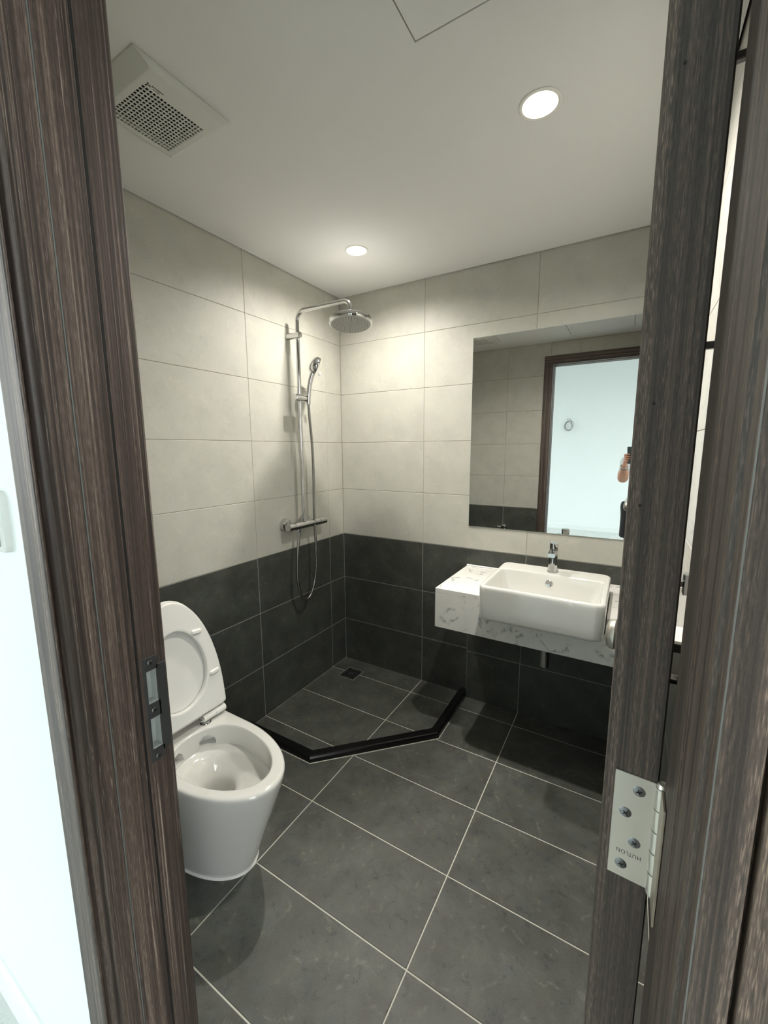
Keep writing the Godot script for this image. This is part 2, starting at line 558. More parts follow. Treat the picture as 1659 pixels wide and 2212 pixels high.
	cs.append_array(bb(Vector3(gp, y0, gp), Vector3(hx0, y1, ROOM_D - gp)))
	cs.append_array(bb(Vector3(hx1, y0, gp), Vector3(ROOM_W - gp, y1, ROOM_D - gp)))
	cs.append_array(bb(Vector3(hx0, y0, gp), Vector3(hx1, y1, hz0)))
	cs.append_array(bb(Vector3(hx0, y0, hz1), Vector3(hx1, y1, ROOM_D - gp)))
	obj("ceiling_board", cs, M.ceiling, c)
	obj("slab", bb(Vector3(-0.1, HALL_H - 0.1, -0.1), Vector3(ROOM_W + 0.1, HALL_H, HALL_Z)), M.shadow_void, c)
	var hp := obj("access_panel", bb(Vector3(hx0 + 0.0028, y0, hz0 + 0.0028), Vector3(hx1 - 0.0028, y1, hz1 - 0.0028), 0.0008), M.ceiling)
	tag(hp, "square white access hatch flush in the ceiling, outlined by thin dark gaps", "ceiling hatch")

func build_hallway() -> void:
	var x0 := -2.6; var x1 := 3.4
	var fl := thing("floor_hallway", "pale grey marble-look floor tiles outside the door", "floor", Vector3.ZERO, "", "structure")
	obj("grout_bed", bb(Vector3(x0 - 0.1, -0.12, HALL_Z), Vector3(x1 + 0.1, -0.0015, HALL_FAR + 0.1)), M.grout_floor, fl)
	var st := bb(Vector3(x0, -0.01, HALL_Z + 0.002), Vector3(x1, 0.0, HALL_Z + 0.075), 0.001)
	obj("border_strip", st, M.hall_tile, fl)
	for i in 8:
		for j in 6:
			var a := Vector3(x0 + 0.725 * i + 0.002, -0.01, HALL_Z + 0.081 + 0.66 * j)
			if a.z > HALL_FAR - 0.1: continue
			obj("tile", bb(a, a + Vector3(0.721, 0.01, 0.655), 0.0012), M.hall_tile, fl)
	var wn := thing("wall_hallway", "plain white wall with the light switch, left of the door frame", "wall", Vector3.ZERO, "", "structure")
	var z := HALL_Z
	var n := bb(Vector3(x0 - 0.1, 0, z - 0.004), Vector3(OPEN_L - 0.022, HALL_H, z))
	n.append_array(bb(Vector3(OPEN_R + 0.022, 0, z - 0.004), Vector3(x1 + 0.1, HALL_H, z)))
	n.append_array(bb(Vector3(OPEN_L - 0.022, OPEN_H + 0.022, z - 0.004), Vector3(OPEN_R + 0.022, HALL_H, z)))
	n.append_array(bb(Vector3(x0 - 0.1, 0, z - 0.1), Vector3(-0.11, HALL_H, z - 0.004)))
	n.append_array(bb(Vector3(ROOM_W + 0.11, 0, z - 0.1), Vector3(x1 + 0.1, HALL_H, z - 0.004)))
	obj("plaster", n, M.plaster, wn)
	var wf := thing("wall_far", "bare white wall across from the doorway, seen in the mirror", "wall", Vector3.ZERO, "", "structure")
	obj("plaster", bb(Vector3(x0 - 0.1, 0, HALL_FAR), Vector3(x1 + 0.1, HALL_H, HALL_FAR + 0.1)), M.plaster, wf)
	window_wall("wall_window_left", "white wall with a wide window, off to the left outside the bathroom", "window_1", x0, -1.0, 3.6, 5.7)
	window_wall("wall_window_right", "white wall with a window, off to the right outside the bathroom", "window_2", x1, 1.0, 2.7, 4.6)
	var ce := thing("ceiling_hallway", "white ceiling of the room outside", "ceiling", Vector3.ZERO, "", "structure")
	obj("board", bb(Vector3(x0 - 0.1, HALL_H, HALL_Z - 0.1), Vector3(x1 + 0.1, HALL_H + 0.1, HALL_FAR + 0.1)), M.plaster, ce)
	var prof := PackedVector2Array([Vector2(0, 0), Vector2(0.014, 0), Vector2(0.014, 0.082), Vector2(0.011, 0.092), Vector2(0.005, 0.1), Vector2(0, 0.1)])
	var b1 := obj("baseboard_hallway", prism(prof, x0, 0.916, Basis(Vector3(0, 0, 1), Vector3(0, 1, 0), Vector3(1, 0, 0)), Vector3(0, 0, HALL_Z)), M.plaster)
	tag(b1, "white skirting board under the light switch wall", "baseboard", "", "structure")
	var b2 := obj("baseboard_far", prism(prof, x0, x1, Basis(Vector3(0, 0, -1), Vector3(0, 1, 0), Vector3(1, 0, 0)), Vector3(0, 0, HALL_FAR)), M.plaster)
	tag(b2, "white skirting board along the far wall", "baseboard", "", "structure")

# an end wall of the hallway: piers, sill and lintel around one window; side says which way is out
func window_wall(called: String, label: String, win: String, x: float, side: float, wz0: float, wz1: float) -> void:
	var wy0 := 0.2
	var wy1 := 2.75
	var xo := x + side * 0.1
	var ww := thing(called, label, "wall", Vector3.ZERO, "", "structure")
	var w := bb(Vector3(x, 0, HALL_Z), Vector3(xo, HALL_H, wz0))
	w.append_array(bb(Vector3(x, 0, wz1), Vector3(xo, HALL_H, HALL_FAR)))
	w.append_array(bb(Vector3(x, 0, wz0), Vector3(xo, wy0, wz1)))
	w.append_array(bb(Vector3(x, wy1, wz0), Vector3(xo, HALL_H, wz1)))
	obj("plaster", w, M.plaster, ww)
	var wi := thing(win, "aluminium window in the %s end wall outside the bathroom" % ("left" if side < 0 else "right"), "window", Vector3.ZERO, "", "structure")
	var f0 := x + side * 0.02
	var f1 := x + side * 0.07
	var fr := bb(Vector3(f0, wy0, wz0), Vector3(f1, wy0 + 0.05, wz1), 0.003)
	fr.append_array(bb(Vector3(f0, wy1 - 0.05, wz0), Vector3(f1, wy1, wz1), 0.003))
	for k in 4:
		var zz := lerpf(wz0, wz1 - 0.05, k / 3.0)
		fr.append_array(bb(Vector3(f0, wy0 + 0.05, zz), Vector3(f1, wy1 - 0.05, zz + 0.05), 0.003))
	obj("window_frame", fr, M.alu, wi)
	for k in 3:
		var za := lerpf(wz0, wz1 - 0.05, k / 3.0) + 0.05
		var zb := lerpf(wz0, wz1 - 0.05, (k + 1) / 3.0)
		obj("pane", bb(Vector3(x + side * 0.042, wy0 + 0.05, za), Vector3(x + side * 0.048, wy1 - 0.05, zb)), M.glass, wi)

# ------------------------------------------------------------------ door frame and leaf
func jamb_profile() -> PackedVector2Array:
	var p := PackedVector2Array()
	for v in [
		[0.905, 1.8345], [0.905, 1.829], [0.907, 1.827], [0.9765, 1.827], [0.978, 1.8285], [0.978, 1.8715], [0.9752, 1.8722], [0.9752, 1.8758],
		[0.9798, 1.8765], [0.9805, 1.8775], [0.9805, 1.9200], [0.9792, 1.9208], [0.9792, 1.9222], [0.9805, 1.9230], [0.9805, 1.9500],
		[0.9770, 1.9525], [0.9722, 1.9545], [0.9690, 1.9580], [0.9680, 1.9620], [0.9694, 1.9660], [0.9730, 1.9688], [0.9772, 1.9698],
		[0.9785, 1.9712], [0.9785, 1.9730], [0.9770, 1.9745], [0.9200, 1.9745], [0.9180, 1.9725], [0.9180, 1.9352], [0.9562, 1.9352], [0.9562, 1.8345]]:
		p.append(Vector2(v[0], v[1]))
	return p

func build_frame() -> void:
	var fr := thing("trim_1", "dark walnut-look door frame with moulded casing around the doorway", "door frame", Vector3.ZERO, "", "structure")
	# profile axes: u = x, v = z, swept along y
	var ax := Basis(Vector3(1, 0, 0), Vector3(0, 0, 1), Vector3(0, 1, 0))
	var left := jamb_profile()
	var notched := PackedVector2Array()
	for p in left:
		notched.append(p)
		if is_equal_approx(p.x, 0.978) and p.y < 1.83:
			for q in [[0.978, 1.8462], [0.961, 1.8462], [0.961, 1.8613], [0.978, 1.8613]]: notched.append(Vector2(q[0], q[1]))
	var jl := PackedVector3Array()
	var cuts := [0.0, 0.9652, 1.0195, 1.0462, 1.1022, OPEN_H]
	for k in 5: jl.append_array(prism(notched if k % 2 else left, cuts[k], cuts[k + 1], ax))
	obj("jamb", jl, M.wood, fr, 50.0)
	var right := PackedVector2Array()
	for v in [[1.7395, 1.827], [1.7415, 1.829], [1.7415, 1.8345], [1.690, 1.8345], [1.690, 1.9352], [1.738, 1.9352], [1.738, 1.9725], [1.736, 1.9745],
		[1.6870, 1.9745], [1.6860, 1.9735], [1.6855, 1.9680], [1.6838, 1.9680], [1.6833, 1.9735], [1.6823, 1.9745], [1.6690, 1.9742], [1.6675, 1.9728], [1.6672, 1.9575],
		[1.6695, 1.9560], [1.6750, 1.9530], [1.6775, 1.9470], [1.6765, 1.9420], [1.6725, 1.9385], [1.6682, 1.9365], [1.6678, 1.8862], [1.6670, 1.8850], [1.6670, 1.8285], [1.6685, 1.827]]:
		right.append(Vector2(v[0], v[1]))
	obj("jamb", prism(right, 0.0, OPEN_H, ax), M.wood_coarse, fr, 50.0)
	# head: the same profile lying across
	var head := PackedVector2Array()
	for p in left: head.append(Vector2(OPEN_H + OPEN_L - p.x, p.y))
	var hd := obj("head", prism(head, 0.905, 1.741, Basis(Vector3(1, 0, 0), Vector3(0, 0, 1), Vector3(0, 1, 0))), M.wood, fr, 50.0)
	# local y runs along the head; turned so that it lies along x
	hd.transform = Transform3D(Basis(Vector3(0, 1, 0), Vector3(1, 0, 0), Vector3(0, 0, 1)), Vector3.ZERO)
	obj("door_seal", bb(Vector3(0.9752, 0.0, 1.8723), Vector3(0.9788, OPEN_H, 1.8757)), M.rubber, fr)
	obj("caulk_line", bb(Vector3(0.9790, 0.0, 1.9207), Vector3(0.9809, OPEN_H, 1.9223)), M.caulk, fr)
	obj("caulk_line", bb(Vector3(1.6672, 0.0, 1.9721), Vector3(1.6679, OPEN_H, 1.9731)), M.caulk, fr)
	# strike plate on the left jamb
	var sp := thing("strike_plate", "steel strike plate with two latch openings in the left door jamb", "strike plate")
	var X := OPEN_L + 0.0006
	var zy := [Vector2(1.8665, 0.9425), Vector2(1.8665, 1.1257), Vector2(1.8427, 1.1257), Vector2(1.8427, 1.1095), Vector2(1.830, 1.1088), Vector2(1.830, 0.9565), Vector2(1.8420, 0.9565), Vector2(1.8425, 0.9445), Vector2(1.8445, 0.9425)]
	# frame pieces around the two openings, all in one plate
	var pl := PackedVector3Array()
	var a := X - 0.0012; var b := X + 0.0006
	for r in [[1.8620, 1.8665, 0.9425, 1.1257], [1.8427, 1.8620, 1.1022, 1.1257], [1.8427, 1.8620, 1.0195, 1.0462], [1.8427, 1.8620, 0.9425, 0.9652], [1.8300, 1.8455, 0.9565, 1.1090]]:
		pl.append_array(bb(Vector3(a, r[2], r[0]), Vector3(b, r[3], r[1]), 0.0003))
	obj("plate", pl, M.steel_dull, sp)
	for r in [[1.0462, 1.1022], [0.9652, 1.0195]]:
		var bx := PackedVector3Array()
		var deep := X - 0.016
		bx.append_array(bb(Vector3(deep - 0.001, r[0], 1.8455), Vector3(deep, r[1], 1.8620)))
		bx.append_array(bb(Vector3(deep, r[0], 1.8606), Vector3(X, r[1], 1.8612)))
		bx.append_array(bb(Vector3(deep, r[0], 1.8463), Vector3(X, r[1], 1.8469)))
		bx.append_array(bb(Vector3(deep, r[0], 1.8455), Vector3(X, r[0] + 0.0008, 1.8620)))
		bx.append_array(bb(Vector3(deep, r[1] - 0.0008, 1.8455), Vector3(X, r[1], 1.8620)))
		obj("latch_box", bx, M.latch, sp)
	for y in [1.1162, 1.0327, 0.9495]:
		screw(sp, Transform3D(Basis(Vector3(0, 0, -1), Vector3(1, 0, 0), Vector3(0, -1, 0)), Vector3(X + 0.0007, y, 1.8544)), 0.0036)

# a cross-head screw lying in the xz plane of xf, head towards +y
func screw(parent: Node3D, xf: Transform3D, r: float) -> void:
	var head := lathe([Vector2(r * 1.12, -0.0008), Vector2(r * 1.12, 0.0), Vector2(r * 0.95, 0.0005), Vector2(r * 0.4, 0.0009), Vector2(0, 0.001)], xf, 24)
	var s := obj("screw", head, M.screw, parent)
	var c := box(Vector3(0, 0.00095, 0), Vector3(r * 1.05, 0.0004, r * 0.2))
	c.append_array(box(Vector3(0, 0.00095, 0), Vector3(r * 0.2, 0.0004, r * 1.05)))
	c = moved(c, xf * Transform3D(Basis(Vector3.UP, rng.randf() * 1.5), Vector3.ZERO))
	if parent.get_parent() == self: obj("drive_recess", c, M.dark, s)
	else: obj("drive_recess", c, M.dark, parent)

func build_door() -> void:
	# local x from the hinge edge into the room, local z the thickness (-z is the face towards the basin)
	var a := deg_to_rad(90.0 - 3.2)
	var d := thing("door_1", "dark grain wooden door standing open, hinge edge towards the viewer", "door", Vector3(1.6440, 0, 1.8155), "", "structure")
	d.rotation.y = a
	var leaf := bb(Vector3(0.0, 0.022, -0.02), Vector3(0.682, 2.182, 0.02), 0.0012)
	obj("leaf", leaf, M.wood_coarse, d)
	for q in [[1.4883, -0.0080], [1.4105, -0.0110], [1.7113, -0.0077]]:
		obj("nail_hole", lathe([Vector2(0, 0.0), Vector2(0.0011, 0.0), Vector2(0.0011, 0.0005), Vector2(0, 0.0004)], along(Vector3(-0.0002, q[0], q[1]), Vector3(-1, 0, 0)), 10), M.dark, d)
	for hy in [0.26, 1.0775, 1.92]:
		var top: float = hy + 0.102
		var h := obj("hinge", bb(Vector3(-0.0012, hy, -0.0115), Vector3(0.0005, top, 0.0185), 0.0003), M.steel, d)
		# knuckles in five lengths with fine gaps, and the plate on the jamb
		var kn := PackedVector3Array()
		for k in 5:
			var y0: float = lerpf(hy, top, k / 5.0) + 0.0005
			var y1: float = lerpf(hy, top, (k + 1) / 5.0) - 0.0005
			kn.append_array(lathe([Vector2(0.0, y0), Vector2(0.0052, y0), Vector2(0.0052, y1), Vector2(0.0, y1)], Transform3D(Basis(), Vector3(-0.0025, 0, 0.0228)), 20))
		kn.append_array(lathe([Vector2(0.0, top), Vector2(0.0049, top), Vector2(0.0035, top + 0.003), Vector2(0.0, top + 0.004)], Transform3D(Basis(), Vector3(-0.0025, 0, 0.0228)), 20))
		kn.append_array(lathe([Vector2(0.0, hy - 0.003), Vector2(0.0035, hy - 0.003), Vector2(0.0049, hy), Vector2(0.0, hy)], Transform3D(Basis(), Vector3(-0.0025, 0, 0.0228)), 20))
		obj("knuckle", kn, M.steel, h)
		for sc in [[0.0890, 0.0068], [0.0648, -0.0017], [0.0387, 0.0068], [0.0132, -0.0017]]:
			screw(h, Transform3D(Basis(Vector3(0, 0, 1), Vector3(-1, 0, 0), Vector3(0, -1, 0)), Vector3(-0.0013, hy + sc[0], sc[1])), 0.0042)
		var jp := moved(bb(Vector3(1.6650, hy - 0.001, 1.8255), Vector3(1.6667, top + 0.002, 1.8490), 0.0003), d.transform.affine_inverse())
		obj("jamb_plate", jp, M.satin, h)
		var tm := TextMesh.new()
		tm.text = "HUTLON"
		var sf := SystemFont.new()
		sf.font_names = PackedStringArray(["Droid Sans"])
		tm.font = sf
		tm.font_size = 32
		tm.pixel_size = 0.000155
		tm.depth = 0.0001
		tm.curve_step = 2.0
		var te := obj("lettering", tm, M.lettering, h)
		te.transform = Transform3D(Basis(Vector3(0, 0, -1), Vector3(0, -1, 0), Vector3(-1, 0, 0)), Vector3(-0.0013, hy + 0.0258, 0.0035))
	# round knob on the face towards the basin, a plain rose behind
	for s in [-1.0, 1.0]:
		var xf := Transform3D(Basis(Vector3(1, 0, 0), Vector3(0, 0, s), Vector3(0, 1, 0)), Vector3(0.622, 1.047, 0.02 * s))
		var rose := lathe([Vector2(0, 0), Vector2(0.032, 0), Vector2(0.032, 0.006), Vector2(0.028, 0.011), Vector2(0.012, 0.013), Vector2(0, 0.013)], xf, 36)
		if s > 0:
			obj("rose", moved(rose, Transform3D()), M.steel, d)
			continue
		var k := obj("knob", lathe([Vector2(0, 0.012), Vector2(0.012, 0.012), Vector2(0.0115, 0.022), Vector2(0.016, 0.027), Vector2(0.029, 0.031), Vector2(0.0335, 0.037), Vector2(0.0325, 0.044), Vector2(0.027, 0.0505), Vector2(0.014, 0.0545), Vector2(0, 0.0555)], xf, 36), M.steel, d)
		obj("rose", rose, M.steel, k)

# ------------------------------------------------------------------ ceiling fittings
func downlight(at: Vector3, energy: float, label: String) -> void:
	var t := thing("downlight", label, "ceiling light", at, "recessed ceiling downlights")
	var ring := lathe([Vector2(0.046, -0.0006), Vector2(0.055, -0.0006), Vector2(0.055, -0.002), Vector2(0.052, -0.0038), Vector2(0.046, -0.0030), Vector2(0.046, -0.0006)], Transform3D(), 40)
	obj("trim_ring", ring, M.sealant, t)
	obj("diffuser", lathe([Vector2(0, -0.0006), Vector2(0.0462, -0.0006), Vector2(0.0462, -0.0026), Vector2(0, -0.0030)], Transform3D(), 40), M.lamp, t)
	var l := SpotLight3D.new()
	l.name = "downlight_beam"
	l.position = Vector3(0, -0.008, 0)
	l.rotation.x = -PI / 2
	l.spot_angle = 82.0
	l.spot_angle_attenuation = 1.0
	l.spot_range = 8.0
	l.spot_attenuation = 2.0
	l.light_energy = energy
	l.light_color = Color(1.0, 0.980, 0.945)
	l.light_size = 0.022
	l.shadow_enabled = true
	t.add_child(l)

func build_ceiling_items() -> void:
	var f := thing("exhaust_fan", "square white exhaust fan cover with a fine grille in the ceiling", "exhaust fan", Vector3(0.44, CEIL, 1.41))
	var o := Vector3(0.44, CEIL, 1.41)
	var yb := 2.354
	# outer frustum with an open window for the grille
	var gx0 := 0.348; var gx1 := 0.516; var gz0 := 1.322; var gz1 := 1.494
	var rect := func(x0: float, x1: float, z0: float, z1: float, y: float) -> PackedVector3Array:
		var r := PackedVector3Array()
		for p in [[x0, z0], [x1, z0], [x1, z1], [x0, z1]]: r.append(Vector3(p[0], y, p[1]) - o)
		return r
	var cover := loft([rect.call(0.303, 0.577, 1.28, 1.55, CEIL - 0.0005), rect.call(0.305, 0.579, 1.282, 1.548, CEIL - 0.004), rect.call(0.333, 0.577, 1.303, 1.512, yb + 0.002), rect.call(0.336, 0.574, 1.306, 1.508, yb),
		rect.call(gx0 - 0.001, gx1 + 0.001, gz0 - 0.001, gz1 + 0.001, yb), rect.call(gx0, gx1, gz0, gz1, yb + 0.001), rect.call(gx0, gx1, gz0, gz1, CEIL - 0.002)], false, true)
	obj("cover", cover, M.fan_plastic, f)
	obj("dark_interior", moved(bb(Vector3(gx0 + 0.001, CEIL - 0.004, gz0 + 0.001), Vector3(gx1 - 0.001, CEIL - 0.0025, gz1 - 0.001)), Transform3D(Basis(), -o)), M.void_black, f)
	var g := PackedVector3Array()
	for k in 15:
		var x: float = lerpf(gx0, gx1, k / 14.0)
		g.append_array(box(Vector3(x, yb + 0.0018, (gz0 + gz1) * 0.5) - o, Vector3(0.0034, 0.002, gz1 - gz0)))
	for k in 19:
		var z: float = lerpf(gz0, gz1, k / 18.0)
		g.append_array(box(Vector3((gx0 + gx1) * 0.5, yb + 0.0019, z) - o, Vector3(gx1 - gx0, 0.0018, 0.0024)))
	obj("grille", g, M.fan_plastic, f).set_meta("kind", "stuff")
	# three-lozenge mark and two lines of print on the plain margin, read with the grille below it
	var em := PackedVector3Array()
	for k in 3:
		var an := TAU * k / 3.0
		var e := Vector2(cos(an + PI / 6), sin(an + PI / 6))
		var e2 := Vector2(cos(an - PI / 6), sin(an - PI / 6))
		var s := 0.0048
		var p := PackedVector2Array([Vector2.ZERO, e * s, (e + e2) * s, e2 * s])
		em.append_array(prism(p, 0.0, 0.0003, Basis(Vector3(0, 0, -1), Vector3(1, 0, 0), Vector3(0, -1, 0)), Vector3(0.527, yb, 1.487) - o))
	obj("emblem", em, M.logo, f)
	var sf := SystemFont.new()
	sf.font_names = PackedStringArray(["Droid Sans"])
	sf.font_weight = 700
	for r in [["MITSUBISHI", 0.000165, 0.5310], ["ELECTRIC", 0.000125, 0.5240]]:
		var tm := TextMesh.new()
		tm.text = r[0]
		tm.font = sf
		tm.font_size = 32
		tm.pixel_size = r[1]
		tm.depth = 0.0003
		tm.curve_step = 2.0
		var te := obj("lettering", tm, M.logo, f)
		te.transform = Transform3D(Basis(Vector3(0, 0, -1), Vector3(1, 0, 0), Vector3(0, -1, 0)), Vector3(r[2], yb - 0.0001, 1.464) - o)

# ------------------------------------------------------------------ shower
func along(p: Vector3, d: Vector3) -> Transform3D:
	d = d.normalized()
	var s := d.cross(Vector3(0.3, 0.1, 0.9) if absf(d.z) < 0.8 else Vector3.UP).normalized()
	return Transform3D(Basis(s, d, s.cross(d)), p)

func build_shower() -> void:
	var RX := 0.071
	var RZ := 0.468
	var t := thing("shower_column", "chrome shower column with overhead rain head and thermostat bar on the pale tiles", "shower", Vector3(0, 0, RZ))
	var o := Vector3(0, 0, RZ)
	var path := [Vector3(RX, 1.06, 0), Vector3(RX, 1.5, 0), Vector3(RX, 2.118, 0)]
	for k in range(1, 9):
		var a := PI / 2 * k / 8.0
		path.append(Vector3(RX + 0.05 - 0.05 * cos(a), 2.118 + 0.05 * sin(a), 0))
	path.append(Vector3(0.25, 2.168, 0))
	path.append(Vector3(0.372, 2.168, 0))
	for k in range(1, 9):
		var a := PI / 2 * k / 8.0
		path.append(Vector3(0.372 + 0.042 * sin(a), 2.126 + 0.042 * cos(a), 0))
	path.append(Vector3(0.414, 2.098, 0))
	obj("riser_pipe", tube(path, 0.0105, 18), M.chrome, t)
	# overhead head
	var hx := Transform3D(Basis(Vector3(0.75, 0, -0.66).normalized(), -deg_to_rad(7.5)), Vector3(0.414, 2.052, 0))
	var head := obj("shower_head", lathe([Vector2(0.0, 0.0), Vector2(0.096, 0.0), Vector2(0.1005, 0.001), Vector2(0.1045, 0.006), Vector2(0.1056, 0.015), Vector2(0.104, 0.023), Vector2(0.097, 0.029), Vector2(0.076, 0.0345), Vector2(0.045, 0.0385), Vector2(0.022, 0.041), Vector2(0.016, 0.0435), Vector2(0.0145, 0.054), Vector2(0.0, 0.054)], hx, 56), M.chrome, t)
	obj("spray_plate", lathe([Vector2(0.0, -0.0018), Vector2(0.092, -0.0018), Vector2(0.0955, -0.0005), Vector2(0.0955, 0.001), Vector2(0.0, 0.001)], hx, 56), M.spray_plate, head)
	var nz := PackedVector3Array()
	for r in [[0.012, 6], [0.026, 12], [0.04, 18], [0.054, 24], [0.068, 30], [0.081, 36]]:
		for k in r[1]:
			var a: float = TAU * (k + 0.25) / r[1]
			nz.append_array(lathe([Vector2(0.0, -0.0036), Vector2(0.0011, -0.0036), Vector2(0.0017, -0.0017), Vector2(0.0, -0.0016)], hx * Transform3D(Basis(), Vector3(r[0] * cos(a), 0, r[0] * sin(a))), 6))
	obj("nozzles", nz, M.nozzle, head).set_meta("kind", "stuff")
	obj("seam", moved(box(Vector3(0, -0.0019, 0), Vector3(0.0016, 0.0006, 0.184)), hx * Transform3D(Basis(Vector3.UP, deg_to_rad(38)), Vector3.ZERO)), M.nozzle, head)
	# wall bracket
	var br := lathe([Vector2(0.0, 0.0), Vector2(0.0155, 0.0), Vector2(0.0175, 0.002), Vector2(0.0165, 0.004), Vector2(0.0165, 0.088), Vector2(0.015, 0.0905), Vector2(0.0, 0.0915)], Transform3D(Basis(Vector3(0, 0, 1), Vector3(1, 0, 0), Vector3(0, 1, 0)), Vector3(0, 2.052, 0)), 28)
	obj("wall_bracket", br, M.chrome, t)
	# sliding holder: a bar across the riser
	var slx := along(Vector3(0.079, 1.7315, 0.047), Vector3(0, 0, -1))
	obj("slide_holder", lathe([Vector2(0.0, 0.0), Vector2(0.0160, 0.0), Vector2(0.0180, 0.002), Vector2(0.0180, 0.030), Vector2(0.0190, 0.034), Vector2(0.0190, 0.100), Vector2(0.0172, 0.1025), Vector2(0.0, 0.103)], slx, 30), M.chrome, t)
	# thermostat bar
	var bx := along(Vector3(0.066, 1.04, 0.124), Vector3(0, 0, -1))
	var bar := obj("thermostat_bar", lathe([Vector2(0.0, 0.048), Vector2(0.0205, 0.048), Vector2(0.0215, 0.05), Vector2(0.0215, 0.252), Vector2(0.0205, 0.254), Vector2(0.0, 0.254)], bx, 32), M.chrome, t)
	obj("flow_knob", lathe([Vector2(0.0, 0.0), Vector2(0.0195, 0.0), Vector2(0.0212, 0.002), Vector2(0.0212, 0.044), Vector2(0.0195, 0.0475), Vector2(0.0, 0.0475)], bx, 32), M.chrome, bar)
	obj("temperature_knob", lathe([Vector2(0.0, 0.2545), Vector2(0.0195, 0.2545), Vector2(0.0218, 0.257), Vector2(0.0218, 0.314), Vector2(0.0195, 0.3175), Vector2(0.0, 0.318)], bx, 32), M.chrome, bar)
	for z in [0.083, -0.067]:
		var ex := along(Vector3(0, 1.046, z), Vector3(1, 0, 0))
		obj("wall_rose", lathe([Vector2(0, 0), Vector2(0.0355, 0), Vector2(0.0355, 0.018), Vector2(0.033, 0.024), Vector2(0.018, 0.026), Vector2(0.016, 0.05), Vector2(0, 0.05)], ex, 36), M.chrome, t)
	obj("hose_outlet", lathe([Vector2(0, 0), Vector2(0.0115, 0), Vector2(0.0115, 0.01), Vector2(0.009, 0.014), Vector2(0.0085, 0.032), Vector2(0, 0.032)], Transform3D(Basis(Vector3(1, 0, 0), Vector3(0, -1, 0), Vector3(0, 0, -1)), Vector3(0.066, 1.021, 0.038)), 20), M.chrome, t)
	# hand shower in the holder
	var hs := thing("hand_shower", "small chrome hand shower resting in the slide holder", "hand shower", Vector3(0.1, 1.727, 0.42))
	var ho := Vector3(0.1, 1.727, 0.42)
	var grip := smooth_path([Vector3(0.094, 1.700, 0.424) - ho, Vector3(0.096, 1.74, 0.423) - ho, Vector3(0.100, 1.79, 0.420) - ho, Vector3(0.110, 1.84, 0.414) - ho, Vector3(0.124, 1.884, 0.404) - ho], 0.008)
	var rr := []
	for k in grip.size(): rr.append(lerpf(0.0112, 0.0150, pow(float(k) / (grip.size() - 1), 1.4)))
	obj("handle", tube(grip, rr, 18), M.chrome, hs)
	var fn := Vector3(0.54, -0.43, -0.72).normalized()
	var hc := along(Vector3(0.127, 1.905, 0.402) - ho, fn)
	obj("head", lathe([Vector2(0.0, -0.028), Vector2(0.020, -0.0265), Vector2(0.036, -0.019), Vector2(0.0455, -0.006), Vector2(0.0480, 0.008), Vector2(0.046, 0.0135), Vector2(0.0, 0.0138)], hc, 36), M.chrome, hs)
	obj("spray_face", lathe([Vector2(0.0, 0.0135), Vector2(0.043, 0.0135), Vector2(0.042, 0.0155), Vector2(0.0, 0.016)], hc, 36), M.spray_plate, hs)
	obj("spray_selector", moved(box(Vector3.ZERO, Vector3(0.013, 0.017, 0.01), 0.002), Transform3D(Basis(), Vector3(0.143, 1.863, 0.385) - ho)), M.plastic, hs)
	# hose
	var hp := []
	for p in [[0.094, 1.70, 0.424], [0.091, 1.63, 0.416], [0.086, 1.50, 0.397], [0.083, 1.36, 0.388], [0.081, 1.20, 0.388], [0.080, 1.06, 0.389], [0.080, 0.92, 0.384], [0.080, 0.78, 0.386], [0.079, 0.68, 0.407], [0.078, 0.622, 0.440], [0.076, 0.605, 0.476], [0.073, 0.640, 0.512], [0.069, 0.73, 0.532], [0.066, 0.85, 0.527], [0.066, 0.95, 0.512], [0.066, 0.992, 0.506]]:
		hp.append(Vector3(p[0], p[1], p[2]))
	var h := obj("shower_hose", tube(smooth_path(hp, 0.012), 0.0072, 12), M.hose)
	tag(h, "flexible metal hose looping from the hand shower to the thermostat bar", "shower hose")
	# granite kerb round the shower floor: outer line on the floor, 3 lengths mitred
	var outer := [Vector2(0.0, 0.900), Vector2(0.442, 0.899), Vector2(0.893, 0.441), Vector2(0.889, 0.0)]
	var wd := 0.047
	var inner := []
	for k in 4:
		var n0: Vector2
		var n1: Vector2
		if k > 0: n0 = (outer[k] - outer[k - 1]).orthogonal().normalized()
		if k < 3: n1 = (outer[k + 1] - outer[k]).orthogonal().normalized()
		if k == 0: n0 = n1
		if k == 3: n1 = n0
		var b := (n0 + n1).normalized()
		if b.dot(Vector2(-1, -1)) < 0.0: b = -b
		inner.append(outer[k] + b * wd / absf(b.dot(n0)))
	inner[0].x = 0.0
	inner[3].y = 0.0
	var kb := thing("shower_kerb", "low black granite kerb in three lengths around the shower floor", "shower kerb", Vector3(0.5, 0.011, 0.5))
	var ko := Vector3(0.5, 0.011, 0.5)
	for k in 3:
		var sec := func(o2: Vector2, i2: Vector2) -> PackedVector3Array:
			var d: Vector2 = (i2 - o2)
			var r := PackedVector3Array()
			for q in [[0.0, 0.0], [0.0, 0.022], [0.06, 0.029], [0.14, 0.033], [0.90, 0.033], [0.97, 0.030], [1.0, 0.024], [1.0, 0.0]]:
				var e: Vector2 = o2 + d * q[0]
				r.append(Vector3(e.x, 0.011 + q[1], e.y) - ko)
			return r
		var dir: Vector2 = (outer[k + 1] - outer[k]).normalized() * 0.0007
		obj("kerb_length", loft([sec.call(outer[k] + (dir if k > 0 else Vector2.ZERO), inner[k] + (dir if k > 0 else Vector2.ZERO)), sec.call(outer[k + 1] - (dir if k < 2 else Vector2.ZERO), inner[k + 1] - (dir if k < 2 else Vector2.ZERO))]), M.granite, kb, 20.0)
